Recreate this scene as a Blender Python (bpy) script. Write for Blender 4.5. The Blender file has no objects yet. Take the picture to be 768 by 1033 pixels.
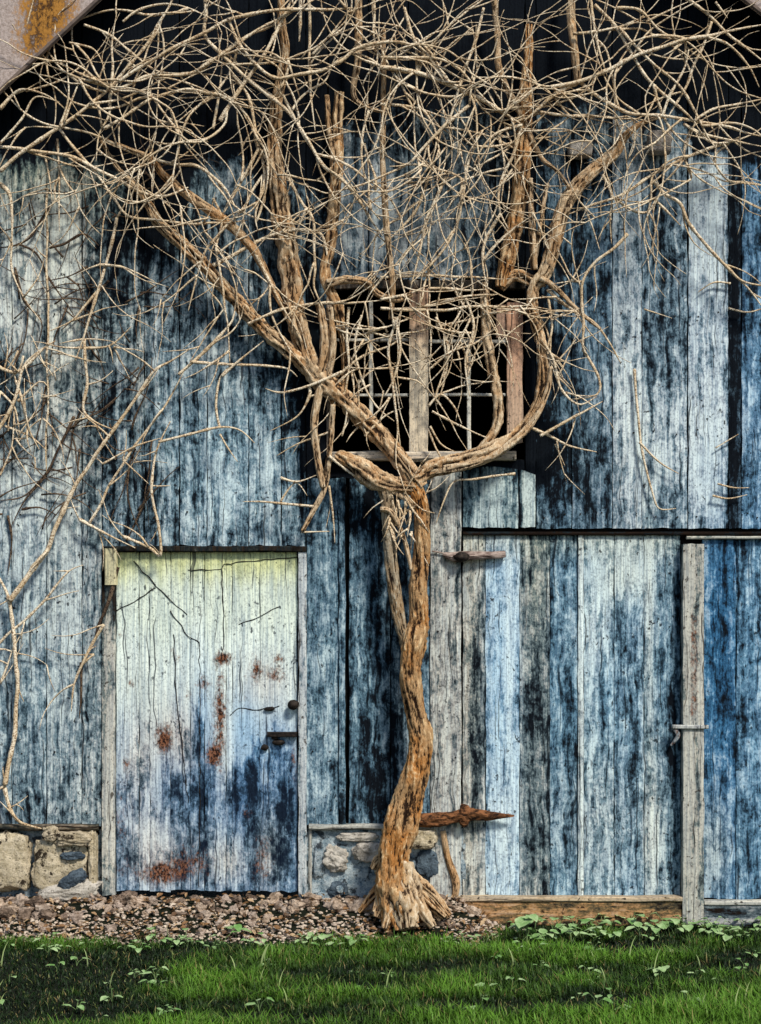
import bpy, math, random
from mathutils import Vector, noise, Matrix
random.seed(11)
R = math.radians
scene = bpy.context.scene
col = scene.collection

# ------------------------------------------------------------------ measure
CAM_D, CAM_H, S = 8.0, 1.6, 200.0          # camera distance, eye height, photo pixels per metre on the wall
GZ = -0.14                                  # lawn level

def at(px, py, d=0.0):
    """point d metres in front of the barn wall that is seen at photo position px,py"""
    k = (CAM_D - d) / CAM_D
    return Vector(((px - 384) / S * k, -d, CAM_H + ((905 - py) / S - CAM_H) * k))

def nz(x, y, z=0.0): return noise.noise(Vector((x, y, z)))
def fb(x, y, z=0.0, o=4): return noise.fractal(Vector((x, y, z)), 1.0, 2.0, o)
def sm(a, b, x):
    t = min(1, max(0, (x - a) / (b - a))) if a != b else float(x > a)
    return t * t * (3 - 2 * t)
def lerp3(a, b, t): return tuple(a[i] + (b[i] - a[i]) * t for i in range(3))

def wx(px): return (px - 384) / S
def wz(py): return (905 - py) / S

# ------------------------------------------------------------------ object helpers
def tag(o, label=None, cat=None, group=None, kind=None):
    if label: o['label'] = label
    if cat: o['category'] = cat
    if group: o['group'] = group
    if kind: o['kind'] = kind
    return o

def empty(name, loc, label, cat, group=None):
    o = bpy.data.objects.new(name, None); col.objects.link(o); o.location = loc
    o.empty_display_size = 0.2
    return tag(o, label, cat, group)

class MB:
    def __init__(s):
        s.v, s.f, s.uv, s.paint, s.wear, s.rust, s.pid = [], [], [], [], [], [], []
    def vert(s, p, uv=(0, 0), paint=(.4, .45, .48), wear=.5, rust=0., pid=0.):
        s.v.append(tuple(p)); s.uv.append(uv); s.paint.append((*paint, 1)); s.wear.append(wear)
        s.rust.append(rust); s.pid.append(pid); return len(s.v) - 1
    def build(s, name, mat, parent=None, smooth=False):
        me = bpy.data.meshes.new(name)
        off = Vector((0, 0, 0))
        if parent is not None:
            off = parent.matrix_world.translation if parent.parent is None else parent.parent.location + parent.location
            off = WORLD.get(parent.name, Vector(parent.location))
        me.from_pydata([tuple(Vector(p) - off) for p in s.v], [], s.f)
        n = len(s.v)
        a = me.attributes.new('paint', 'FLOAT_COLOR', 'POINT'); a.data.foreach_set('color', [c for p in s.paint for c in p])
        for nm, arr in (('wear', s.wear), ('rust', s.rust), ('pid', s.pid)):
            a = me.attributes.new(nm, 'FLOAT', 'POINT'); a.data.foreach_set('value', arr)
        ul = me.uv_layers.new(name='UVMap')
        li = [0] * len(me.loops); me.loops.foreach_get('vertex_index', li)
        ul.data.foreach_set('uv', [c for i in li for c in s.uv[i]])
        if smooth: me.polygons.foreach_set('use_smooth', [True] * len(me.polygons))
        me.materials.append(mat); me.update()
        o = bpy.data.objects.new(name, me); col.objects.link(o)
        if parent is not None: o.parent = parent
        WORLD[o.name] = off.copy()
        return o
WORLD = {}

def catmull(pts, ws, step):
    P, W = [], []
    n = len(pts)
    for i in range(n - 1):
        p0 = pts[max(0, i - 1)]; p1 = pts[i]; p2 = pts[i + 1]; p3 = pts[min(n - 1, i + 2)]
        L = (p2 - p1).length; k = max(1, int(L / step))
        for j in range(k):
            t = j / k
            P.append(0.5 * ((2 * p1) + (p2 - p0) * t + (2 * p0 - 5 * p1 + 4 * p2 - p3) * t * t + (3 * p1 - p0 - 3 * p2 + p3) * t ** 3))
            W.append(ws[i] + (ws[i + 1] - ws[i]) * t)
    P.append(pts[-1]); W.append(ws[-1])
    return P, W

def tube(mb, pts, ws, sides=6, step=.02, rough=.0, seed=0., twist=0., pale=.8, knots=0.):
    """tapered tube through pts with radii ws; bark ridges when rough > 0; pale goes to the 'wear' attribute"""
    P, W = catmull(pts, ws, step)
    n = len(P); base = len(mb.v); s = 0
    up = Vector((0, 1, 0))
    for i in range(n):
        t = (P[min(n - 1, i + 1)] - P[max(0, i - 1)]).normalized()
        a = t.cross(up)
        if a.length < .05: a = t.cross(Vector((1, 0, 0)))
        a.normalize(); b = t.cross(a).normalized()
        if i: s += (P[i] - P[i - 1]).length
        r = W[i]
        if knots: r *= 1 + knots * max(0, nz(s * 22, seed, 3.1)) * 1.6
        for k in range(sides):
            th = 2 * math.pi * k / sides + twist * s
            c, sn = math.cos(th), math.sin(th)
            rr = r
            if rough:
                rd = 1 - abs(fb(c * 2.0 + seed, sn * 2.0, s * 4.2, 3)) * 2.0
                rd2 = nz(c * 4.5 + seed, sn * 4.5, s * 16.0 + 9) + .7 * nz(c * 9 + seed, sn * 9, s * 40)
                rr = r * (1 + rough * (rd - .4) + rough * .45 * rd2 + .12 * nz(c * .9 + seed, sn * .9, s * 6))
            thr = 2 * math.pi * k / sides
            c, sn = math.cos(thr), math.sin(thr)
            p = P[i] + (a * c + b * sn) * rr
            mb.vert(p, (k / sides + twist * s / 6.283, s), wear=pale, pid=seed, rust=min(1, max(0, (rr / max(r, 1e-5) - 1) * 2.5 + .5)) if rough else .6)
    for i in range(n - 1):
        for k in range(sides):
            k2 = (k + 1) % sides
            mb.f.append((base + i * sides + k, base + i * sides + k2, base + (i + 1) * sides + k2, base + (i + 1) * sides + k))
    mb.f.append(tuple(base + k for k in range(sides - 1, -1, -1)))
    mb.f.append(tuple(base + (n - 1) * sides + k for k in range(sides)))

# ------------------------------------------------------------------ materials
def mat(name):
    m = bpy.data.materials.new(name); m.use_nodes = True
    nt = m.node_tree; nt.nodes.clear()
    out = nt.nodes.new('ShaderNodeOutputMaterial'); b = nt.nodes.new('ShaderNodeBsdfPrincipled')
    nt.links.new(b.outputs[0], out.inputs[0])
    b.inputs['Roughness'].default_value = .9
    b.inputs['Specular IOR Level'].default_value = .15
    return m, N(nt), b
class N:
    def __init__(s, nt): s.nt = nt
    def put(s, sock, v):
        if hasattr(v, 'is_output'): s.nt.links.new(v, sock)
        else:
            if isinstance(v, tuple) and len(v) == 3 and sock.type == 'RGBA': v = (*v, 1)
            sock.default_value = v
    def m(s, op, a, b=0., c=0., clamp=False):
        n = s.nt.nodes.new('ShaderNodeMath'); n.operation = op; n.use_clamp = clamp
        for i, v in enumerate((a, b, c)): s.put(n.inputs[i], v)
        return n.outputs[0]
    def vm(s, op, a, b):
        n = s.nt.nodes.new('ShaderNodeVectorMath'); n.operation = op
        s.put(n.inputs[0], a); s.put(n.inputs[1], b); return n.outputs[0]
    def attr(s, nm, out='Fac'):
        n = s.nt.nodes.new('ShaderNodeAttribute'); n.attribute_name = nm; return n.outputs[out]
    def pos(s): return s.nt.nodes.new('ShaderNodeNewGeometry').outputs['Position']
    def uv(s): return s.nt.nodes.new('ShaderNodeTexCoord').outputs['UV']
    def noise(s, v, sc, detail=4., rough=.6, dist=0.):
        n = s.nt.nodes.new('ShaderNodeTexNoise'); s.put(n.inputs['Vector'], v)
        n.inputs['Scale'].default_value = sc; n.inputs['Detail'].default_value = detail
        n.inputs['Roughness'].default_value = rough; n.inputs['Distortion'].default_value = dist
        return n.outputs[0]
    def ss(s, x, a, b):
        n = s.nt.nodes.new('ShaderNodeMapRange'); n.interpolation_type = 'SMOOTHSTEP'
        s.put(n.inputs['Value'], x); s.put(n.inputs['From Min'], a); s.put(n.inputs['From Max'], b)
        return n.outputs['Result']
    def mix(s, f, a, b, mode='MIX'):
        n = s.nt.nodes.new('ShaderNodeMix'); n.data_type = 'RGBA'; n.blend_type = mode
        s.put(n.inputs[0], f); s.put(n.inputs[6], a); s.put(n.inputs[7], b); return n.outputs[2]
    def bump(s, h, dist, strength=1.):
        n = s.nt.nodes.new('ShaderNodeBump'); n.inputs['Distance'].default_value = dist
        n.inputs['Strength'].default_value = strength; s.put(n.inputs['Height'], h); return n.outputs[0]

def wood_material(name, streak=1.0, dark=(.0055, .008, .012), sc=1.0, whiten=.8, horiz=False, mildew=.9):
    m, n, b = mat(name)
    pid = n.attr('pid'); paint = n.attr('paint', 'Color'); wear = n.attr('wear'); rust = n.attr('rust')
    comb = n.nt.nodes.new('ShaderNodeCombineXYZ')
    n.put(comb.inputs[0], n.m('MULTIPLY', pid, 7.31)); n.put(comb.inputs[2], n.m('MULTIPLY', pid, 3.77))
    P = n.vm('ADD', n.pos(), comb.outputs[0])
    if horiz:
        sx = n.nt.nodes.new('ShaderNodeSeparateXYZ'); n.put(sx.inputs[0], P); cx = n.nt.nodes.new('ShaderNodeCombineXYZ')
        n.put(cx.inputs[0], sx.outputs[2]); n.put(cx.inputs[1], sx.outputs[1]); n.put(cx.inputs[2], sx.outputs[0]); P = cx.outputs[0]
    warp = n.nt.nodes.new('ShaderNodeTexNoise'); n.put(warp.inputs['Vector'], P); warp.inputs['Scale'].default_value = 5
    wv = n.vm('SUBTRACT', warp.outputs['Color'], (.5, .5, .5))
    wv = n.vm('MULTIPLY', wv, (.06, .06, .10))
    Pw = n.vm('ADD', P, wv)
    s1 = n.noise(n.vm('MULTIPLY', Pw, (34 * sc, 4, 1.9)), 1, 5, .62)
    s2 = n.noise(n.vm('MULTIPLY', Pw, (12 * sc, 3, .8)), 1, 3, .55)
    mo = n.noise(n.vm('MULTIPLY', Pw, (11, 11, 7)), 1, 5, .68)
    m2 = n.noise(n.vm('MULTIPLY', Pw, (34, 34, 22)), 1, 4, .7)
    gr = n.noise(n.vm('MULTIPLY', P, (115, 30, 4)), 1, 3, .6)
    sp = n.noise(n.vm('MULTIPLY', P, (95, 60, 80)), 1, 2, .6)
    m3 = n.noise(n.vm('MULTIPLY', Pw, (24, 24, 6)), 1, 5, .70)
    f = n.m('ADD', n.m('MULTIPLY', s1, .44 * streak), n.m('MULTIPLY', s2, .28 * streak))
    f = n.m('ADD', f, n.m('MULTIPLY', mo, 1. - .72 * streak))
    f = n.m('ADD', f, n.m('MULTIPLY', n.m('SUBTRACT', m3, .5), .42))
    f = n.m('ADD', f, n.m('MULTIPLY', n.m('SUBTRACT', m2, .5), .36))
    f = n.m('ADD', f, n.m('MULTIPLY', n.m('SUBTRACT', sp, .5), .07))
    # dark <- threshold -> paint ; wear .5 is about half covered
    thr = n.m('SUBTRACT', .5, n.m('MULTIPLY', n.m('SUBTRACT', wear, .5), .46))
    e = n.m('SUBTRACT', f, thr)
    t = n.ss(e, -.05, .06)
    c = n.mix(n.ss(e, -.125, -.055), dark, n.mix(.35, n.mix(1., paint, (.16, .23, .28), 'MULTIPLY'), (.018, .030, .040)))
    c = n.mix(n.ss(e, -.065, -.005), c, n.mix(1., paint, (.48, .59, .65), 'MULTIPLY'))
    c = n.mix(n.ss(e, .0, .05), c, paint)
    pale = n.ss(e, .035, .13)
    c = n.mix(n.m('MULTIPLY', pale, whiten), c, n.mix(.46, n.mix(1., paint, (1.55, 1.66, 1.62), 'MULTIPLY'), (.78, .83, .79)))
    c = n.mix(1., c, n.mix(n.ss(gr, .30, .66), (.58, .62, .68), (1.08, 1.07, 1.04)), 'MULTIPLY')
    c = n.mix(1., c, n.mix(n.ss(sp, .36, .52), (.70, .70, .72), (1, 1, 1)), 'MULTIPLY')
    ln = n.ss(n.noise(n.vm('MULTIPLY', Pw, (75, 6, 1.3)), 1, 3, .5), .615, .66)
    c = n.mix(n.m('MULTIPLY', ln, .8), c, dark)
    # knots and nail stains
    kn = n.ss(n.noise(n.vm('MULTIPLY', P, (30, 30, 17)), 1, 2, .5), .715, .745)
    c = n.mix(n.m('MULTIPLY', kn, .85), c, dark)
    md = n.m('MULTIPLY', n.ss(n.noise(n.vm('MULTIPLY', Pw, (48, 48, 38)), 1, 3, .6), .60, .66), n.ss(n.noise(P, 6, 3, .6), .46, .58))
    c = n.mix(n.m('MULTIPLY', md, mildew), c, dark)
    # rust and bare red wood
    rn = n.noise(n.vm('MULTIPLY', Pw, (45, 45, 30)), 1, 5, .75)
    rf = n.ss(n.m('ADD', rn, n.m('MULTIPLY', rust, .50)), .60, .94)
    rcol = n.mix(n.ss(n.noise(n.vm('MULTIPLY', P, (80, 80, 60)), 1, 3, .7), .42, .60), (.016, .009, .008), (.23, .10, .055))
    c = n.mix(n.m('MULTIPLY', rf, n.ss(rust, .02, .2)), c, rcol)
    n.put(b.inputs['Base Color'], c)
    h = n.m('ADD', n.m('MULTIPLY', gr, .5), n.m('MULTIPLY', t, .5))
    h = n.m('ADD', h, n.m('MULTIPLY', s1, .6))
    n.put(b.inputs['Normal'], n.bump(h, .004, .8))
    n.put(b.inputs['Roughness'], .9); b.inputs['Specular IOR Level'].default_value = .06
    return m

def bark_material(name, grey=0.):
    m, n, b = mat(name)
    pale = n.attr('wear'); ridge = n.attr('rust'); pid = n.attr('pid')
    comb = n.nt.nodes.new('ShaderNodeCombineXYZ'); n.put(comb.inputs[2], n.m('MULTIPLY', pid, 5.3))
    P = n.vm('ADD', n.pos(), comb.outputs[0])
    g = n.noise(n.vm('MULTIPLY', P, (120, 120, 26)), 1, 5, .7, .4)
    g2 = n.noise(P, 38, 4, .65)
    big = n.noise(P, 7, 3, .6)
    dk = n.mix(pale, (.022, .010, .005), (.055, .032, .017))
    md = n.mix(n.m('MULTIPLY', n.ss(big, .35, .65), .8), n.mix(pale, (.46, .20, .055), (.56, .42, .25)), n.mix(pale, (.44, .29, .15), (.66, .55, .39)))
    hi = n.mix(pale, (.78, .56, .31), (.74, .66, .52))
    v = n.m('ADD', n.m('MULTIPLY', g, .6), n.m('MULTIPLY', g2, .4))
    v = n.m('ADD', v, n.m('MULTIPLY', n.m('SUBTRACT', ridge, .5), .30))
    fl = n.noise(n.vm('MULTIPLY', P, (60, 60, 16)), 1, 4, .7, 1.2)
    v = n.m('ADD', v, n.m('MULTIPLY', n.m('SUBTRACT', fl, .5), .5))
    c = n.mix(n.ss(v, .385, .515), dk, md)
    c = n.mix(n.ss(v, .56, .72), c, hi)
    if grey: c = n.mix(grey, c, n.mix(1., c, (.62, .78, .98), 'MULTIPLY'))
    n.put(b.inputs['Base Color'], c)
    n.put(b.inputs['Normal'], n.bump(v, .014, 1.))
    return m

def twig_material(name, a, bb, dk):
    m, n, b = mat(name)
    P = n.pos(); g = n.noise(P, 9, 4, .6); g2 = n.noise(P, 120, 3, .7)
    c = n.mix(n.ss(g, .35, .65), a, bb)
    c = n.mix(n.ss(g2, .52, .40), c, dk)
    n.put(b.inputs['Base Color'], c); n.put(b.inputs['Normal'], n.bump(g2, .003, .7))
    return m

def stone_material(name, a, bb, dk, sc=1., spots=.5):
    m, n, b = mat(name)
    oi = n.nt.nodes.new('ShaderNodeObjectInfo').outputs['Random']
    P = n.pos(); g = n.noise(P, 14 * sc, 5, .7); g2 = n.noise(P, 70 * sc, 4, .7); pid = n.attr('pid')
    c = n.mix(n.ss(g, .36, .62), a, bb)
    c = n.mix(n.m('MULTIPLY', n.m('ADD', n.m('MULTIPLY', oi, .6), pid), .55), c, n.mix(1., c, (.50, .46, .48), 'MULTIPLY'))
    c = n.mix(n.m('MULTIPLY', n.ss(g2, .46, .30), 1.), c, dk)
    c = n.mix(n.m('MULTIPLY', n.ss(n.noise(P, 9 * sc, 4, .7), .53, .61), spots, 0., True), c, dk)
    n.put(b.inputs['Base Color'], c)
    n.put(b.inputs['Normal'], n.bump(n.m('ADD', g, n.m('MULTIPLY', g2, .6)), .012, .9))
    return m

def plain(name, c1, c2, sc=20, bump=.004, rough=.9, metallic=0., stretch=(1, 1, 1)):
    m, n, b = mat(name)
    P = n.vm('MULTIPLY', n.pos(), stretch); g = n.noise(P, sc, 5, .7)
    n.put(b.inputs['Base Color'], n.mix(n.ss(g, .36, .64), c1, c2))
    n.put(b.inputs['Normal'], n.bump(g, bump)); b.inputs['Roughness'].default_value = rough
    b.inputs['Metallic'].default_value = metallic
    return m

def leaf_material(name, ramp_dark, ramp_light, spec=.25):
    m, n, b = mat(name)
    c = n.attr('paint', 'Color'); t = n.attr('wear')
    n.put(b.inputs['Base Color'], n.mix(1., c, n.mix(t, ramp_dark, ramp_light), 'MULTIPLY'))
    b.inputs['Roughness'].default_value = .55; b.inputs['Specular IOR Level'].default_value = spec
    return m
M = {}
M['siding'] = wood_material('weathered_siding')
M['door'] = wood_material('flaking_door_paint', streak=.72, dark=(.008, .016, .032), whiten=.7, mildew=.7)
M['grey_wood'] = wood_material('grey_timber', streak=1.05, dark=(.03, .022, .016), sc=1.2, whiten=.30)
M['beam'] = wood_material('sill_timber', streak=1.1, dark=(.016, .010, .007), sc=1.2, whiten=.25, horiz=True)
M['bark'] = bark_material('vine_bark'); M['grey_bark'] = bark_material('grey_vine_bark', .8)
M['twig'] = twig_material('pale_twigs', (.62, .48, .30), (.84, .74, .56), (.24, .14, .07))
M['dark_twig'] = twig_material('dark_twigs', (.07, .045, .03), (.16, .11, .07), (.015, .01, .008))
M['black'] = plain('unlit_black', (.003, .003, .003), (.010, .009, .008), 30)  # black colour stands for the unlit loft and board gaps
M['iron'] = plain('blackened_iron', (.008, .007, .007), (.035, .026, .02), 60, .003, .6, .3)
M['rusty'] = plain('rusty_iron', (.010, .005, .003), (.26, .11, .045), 26, .012, .85, .0, (1, 1, 2.4))
def soil_material():
    m, n, b = mat('soil'); P = n.pos(); g = n.noise(P, 25, 5, .7); g2 = n.noise(P, 110, 4, .7)
    c = n.mix(n.ss(g, .36, .64), (.004, .008, .003), (.011, .015, .006)); d = n.mix(n.ss(g2, .38, .6), (.10, .07, .05), (.56, .44, .33))
    n.put(b.inputs['Base Color'], n.mix(n.attr('rust'), c, d)); n.put(b.inputs['Normal'], n.bump(n.m('ADD', g, g2), .015)); return m
M['soil'] = soil_material()
M['old_strap'] = plain('weathered_strap', (.10, .06, .05), (.46, .37, .32), 30, .01, .9, 0, (.5, 1, 2.6))
M['sandstone'] = stone_material('sandstone', (.46, .39, .25), (.72, .63, .45), (.03, .022, .014), 1.5, 1.1)
M['mortar'] = stone_material('blue_grey_mortar', (.13, .20, .25), (.44, .51, .53), (.02, .025, .03), 1.6, .9)
M['pale_stone'] = stone_material('pale_stone', (.46, .43, .36), (.66, .62, .54), (.07, .055, .04), 1.5, .4)
M['slate'] = stone_material('blue_slate', (.05, .075, .10), (.13, .18, .22), (.01, .012, .016), 1.5, .3)
M['rubble'] = stone_material('rubble', (.32, .23, .155), (.68, .54, .41), (.022, .014, .010), 2.2, .6)
M['rubble_dark'] = stone_material('rubble_dark', (.12, .085, .06), (.30, .22, .165), (.015, .010, .008), 2.2, .5)
M['rubble_pale'] = stone_material('rubble_pale', (.42, .33, .25), (.72, .60, .48), (.04, .03, .024), 2.2, .3)
M['pebble'] = stone_material('pebbles', (.50, .39, .29), (.82, .70, .56), (.05, .03, .02), 2.5, .3)
M['soil'] = plain('dark_soil', (.004, .007, .003), (.012, .014, .007), 25, .02)
def fascia_material():
    m, n, b = mat('rendered_fascia'); P = n.pos(); rust = n.attr('rust')
    g = n.noise(P, 60, 5, .75); g2 = n.noise(n.vm('MULTIPLY', P, (1, 1, .5)), 12, 5, .7); g3 = n.noise(n.vm('MULTIPLY', P, (38, 38, 26)), 1, 6, .78)
    c = n.mix(n.ss(g, .38, .62), (.30, .24, .21), (.50, .42, .385)); c = n.mix(n.m('MULTIPLY', n.ss(g2, .45, .7), .5), c, (.36, .29, .25))
    rf = n.ss(n.m('ADD', g3, n.m('MULTIPLY', rust, .6)), .62, .86); rc = n.mix(n.ss(g3, .40, .56), (.05, .022, .008), (.40, .19, .04))
    n.put(b.inputs['Base Color'], n.mix(n.m('MULTIPLY', rf, n.ss(rust, .03, .25)), c, rc)); n.put(b.inputs['Normal'], n.bump(g, .006, .8)); return m
M['fascia'] = fascia_material()
M['roof'] = plain('roof_sheet', (.10, .08, .07), (.20, .15, .12), 8)

# ------------------------------------------------------------------ the paint that is left on the boards, with some shade painted in
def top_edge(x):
    """photo height above which the boards are painted black for the shade under the roof"""
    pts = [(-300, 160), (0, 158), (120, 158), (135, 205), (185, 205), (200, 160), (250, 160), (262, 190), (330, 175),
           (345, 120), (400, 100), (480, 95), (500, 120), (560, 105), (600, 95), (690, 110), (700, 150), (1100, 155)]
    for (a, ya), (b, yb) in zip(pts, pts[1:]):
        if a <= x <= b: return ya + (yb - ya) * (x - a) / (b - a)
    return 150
BLOBS = [  # px, py, rx, ry, colour or None, weight, wear change; dark blobs round the window paint its shade
    (60, 180, 110, 60, (.46, .46, .32), .9, .02), (60, 300, 80, 130, (.58, .58, .52), .9, .10),
    (25, 300, 22, 70, (.60, .60, .54), .8, .15), (70, 280, 16, 90, (.60, .60, .53), .8, .16), (140, 380, 10, 90, (.55, .53, .47), .8, .10),
    (110, 330, 30, 120, None, 0, -.16), (20, 400, 35, 60, None, 0, -.14), (100, 460, 26, 60, None, 0, -.06), (150, 490, 14, 70, None, 0, -.12),
    (30, 480, 50, 70, (.54, .57, .54), .8, .12), (70, 440, 20, 60, (.56, .57, .52), .7, .12),
    (40, 690, 70, 160, (.36, .46, .51), .8, .12), (60, 600, 30, 70, (.42, .47, .48), .6, .12),
    (225, 470, 85, 110, (.42, .56, .63), .9, .10), (215, 340, 40, 40, (.42, .46, .47), .6, .06),
    (300, 300, 28, 110, None, 0, -.10), (318, 430, 24, 80, None, 0, -.34), (240, 330, 60, 14, None, 0, -.10),
    (190, 225, 60, 30, None, 0, -.12), (155, 225, 22, 26, None, 0, -.28), (125, 240, 30, 50, None, 0, -.10),
    (290, 440, 14, 60, (.42, .55, .62), .6, -.02), (285, 500, 24, 50, (.42, .54, .60), .6, .05),
    (350, 660, 50, 170, (.24, .36, .43), .8, .0), (392, 560, 8, 110, None, 0, -.04), (375, 510, 40, 40, None, 0, -.16), (370, 780, 25, 60, None, 0, -.12),
    (328, 750, 14, 60, (.30, .41, .48), .6, .08), (400, 700, 14, 120, (.40, .40, .36), .6, -.10),
    (375, 225, 34, 60, (.36, .43, .48), .8, .12), (440, 230, 50, 60, (.40, .43, .44), .8, .06), (465, 140, 80, 50, (.40, .40, .36), .7, -.14),
    (520, 260, 30, 60, None, 0, -.22), (548, 380, 16, 110, None, 0, -.22), (530, 460, 40, 24, None, 0, -.30), (550, 490, 10, 60, None, 0, -.10),
    (620, 130, 60, 40, (.44, .42, .36), .7, -.10), (595, 250, 26, 80, (.24, .34, .42), .7, -.02), (632, 200, 20, 60, (.42, .49, .54), .6, .10),
    (635, 430, 18, 100, (.54, .60, .62), .8, .12), (712, 230, 24, 90, (.50, .57, .62), .8, .22), (672, 260, 22, 110, None, 0, -.05),
    (700, 430, 60, 50, (.54, .61, .65), .8, .12), (712, 480, 22, 60, (.46, .56, .63), .7, .14), (660, 480, 30, 60, (.44, .52, .56), .6, .05),
    (742, 260, 8, 160, None, 0, -.20), (736, 470, 10, 70, None, 0, -.22), (760, 400, 14, 200, (.20, .36, .52), .9, .0),
    (590, 470, 24, 70, (.26, .33, .37), .7, -.04),
    # wide door
    (507, 680, 17, 200, (.34, .52, .68), .9, .04), (514, 650, 5, 160, (.50, .62, .70), .8, .16), (507, 850, 17, 60, (.48, .58, .64), .8, .06), (502, 700, 6, 50, (.22, .42, .62), .8, .0), (481, 700, 8, 130, None, 0, -.30), (474, 640, 8, 100, (.50, .47, .40), .8, .16),
    (540, 580, 14, 60, (.46, .46, .38), .7, .0), (540, 720, 14, 80, None, 0, -.10), (570, 620, 14, 100, (.26, .40, .50), .7, -.02),
    (600, 640, 20, 50, (.56, .66, .70), .8, .12), (635, 580, 30, 30, (.52, .54, .46), .8, .10), (668, 600, 18, 60, (.30, .44, .54), .6, .06), (640, 660, 14, 90, (.34, .48, .58), .6, -.04),
    (655, 660, 5, 160, (.56, .60, .56), .8, .14), (680, 780, 8, 140, None, 0, -.26), (600, 830, 60, 70, (.44, .50, .52), .7, .0), (575, 760, 10, 60, None, 0, -.12), (640, 770, 12, 50, None, 0, -.10), (612, 700, 10, 50, (.22, .40, .54), .8, -.04), (668, 680, 12, 60, (.22, .38, .50), .7, -.06), (658, 840, 10, 60, (.58, .58, .52), .8, .2),
    (545, 860, 12, 50, None, 0, -.10), (725, 640, 16, 140, (.07, .22, .40), .9, .0), (720, 860, 20, 60, (.34, .40, .42), .8, .1), (757, 680, 12, 130, (.20, .38, .54), .8, .06),
    (500, 500, 30, 30, (.28, .38, .40), .6, .06),
]
def paint_at(px, py, c, w):
    c = tuple(c); w -= .035
    for (bx, by, rx, ry, bc, bw, dw) in BLOBS:
        q = ((px - bx) / rx) ** 2 + ((py - by) / ry) ** 2
        if q < 3.4:
            g = math.exp(-q * 1.1)
            if bc: c = lerp3(c, bc, min(1, g * bw))
            w += dw * g * 1.25
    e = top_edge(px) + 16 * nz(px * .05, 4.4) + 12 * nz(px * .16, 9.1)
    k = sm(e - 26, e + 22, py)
    w = w * k + (-.40) * (1 - k)  # fades to black above the edge, painted gable shade
    return c, w

def board(mb, x0, x1, ytop, ybot, c, w, pid, d=0., thick=.022, gap=.8, painter=paint_at, ragged=3., step=5., warp=.003, rust=None):
    """one sawn board, x0..x1 and ytop..ybot in photo measure, front face d metres out of the wall"""
    x0 += gap * (.6 + .5 * nz(pid, 2.2)); x1 -= gap * (.6 + .5 * nz(pid, 7.7))
    nx = max(2, int((x1 - x0) / step)); base = len(mb.v)
    tf = ytop if callable(ytop) else (lambda x: ytop)
    ymin = min(tf(x0), tf(x1)); ny = max(2, int((ybot - ymin) / 6))
    zt, zr = (CAM_H, CAM_H)
    for j in range(ny + 1):
        for i in range(nx + 1):
            u = i / nx; x = x0 + (x1 - x0) * u
            yt = tf(x) + ragged * .4 * nz(x * .2, pid * 3.3); yb = ybot + ragged * nz(x * .12 + 3, pid * 1.7)
            y = yt + (yb - yt) * j / ny
            ex = 0
            if i in (0, nx): ex = .9 * nz(pid * 5 + i, y * .03) + .5 * nz(pid * 3 + i, y * .14)
            dd = d + warp * nz(pid * 2.1, y * .008) * 2 + warp * (u - .5) * 2 * nz(pid * 9.3, y * .004)
            cup = warp * .6 * (1 - (2 * u - 1) ** 2)
            if i in (0, nx): cup -= .002
            cc, ww = painter(x, y, c, w)
            p = Vector(((x + ex - 384) / S, -(dd + cup), (905 - y) / S))
            mb.vert(p, (u, y / S), cc, ww, rust(x, y) if rust else 0., pid)
    W1 = nx + 1
    for j in range(ny):
        for i in range(nx):
            a = base + j * W1 + i
            mb.f.append((a, a + W1, a + W1 + 1, a + 1))
    ring = [base + i for i in range(nx + 1)] + [base + j * W1 + nx for j in range(1, ny + 1)] + \
           [base + ny * W1 + i for i in range(nx - 1, -1, -1)] + [base + j * W1 for j in range(ny - 1, 0, -1)]
    b2 = []
    for r_ in ring:
        v = mb.v[r_]
        b2.append(mb.vert((v[0], v[1] + thick, v[2]), mb.uv[r_], mb.paint[r_][:3], min(mb.wear[r_], .35), 0., pid))
    for k in range(len(ring)):
        k2 = (k + 1) % len(ring)
        mb.f.append((ring[k], ring[k2], b2[k2], b2[k]))

def box(mb, p0, p1, c=(.4, .4, .38), w=.8, pid=0., rust=0., bev=.004, sub=None, wob=0.):
    """box between two corners with a small chamfer, cut into a grid along its longest axis"""
    x0, y0, z0 = [min(a, b) for a, b in zip(p0, p1)]; x1, y1, z1 = [max(a, b) for a, b in zip(p0, p1)]
    size = (x1 - x0, y1 - y0, z1 - z0); ax = max(range(3), key=lambda i: size[i])
    o = [i for i in range(3) if i != ax]
    lo = (x0, y0, z0); hi = (x1, y1, z1)
    n = sub or max(2, int(size[ax] / .05)); bev = min(bev, size[o[0]] * .3, size[o[1]] * .3)
    ring0 = [(0, bev), (0, size[o[1]] - bev), (bev, size[o[1]]), (size[o[0]] - bev, size[o[1]]), (size[o[0]], size[o[1]] - bev), (size[o[0]], bev), (size[o[0]] - bev, 0), (bev, 0)]
    base = len(mb.v)
    for j in range(n + 1):
        for (a, b) in ring0:
            p = [0, 0, 0]; p[ax] = lo[ax] + size[ax] * j / n
            p[o[0]] = lo[o[0]] + a + wob * nz(p[ax] * 6 + pid, a * 9, b * 9 + 1); p[o[1]] = lo[o[1]] + b + wob * nz(p[ax] * 6 + pid, a * 9 + 4, b * 9)
            mb.vert(p, (a + b, p[ax]), c, w, rust, pid)
    for j in range(n):
        for k in range(8):
            k2 = (k + 1) % 8
            mb.f.append((base + j * 8 + k, base + j * 8 + k2, base + (j + 1) * 8 + k2, base + (j + 1) * 8 + k))
    mb.f.append(tuple(base + k for k in range(7, -1, -1))); mb.f.append(tuple(base + n * 8 + k for k in range(8)))

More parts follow.
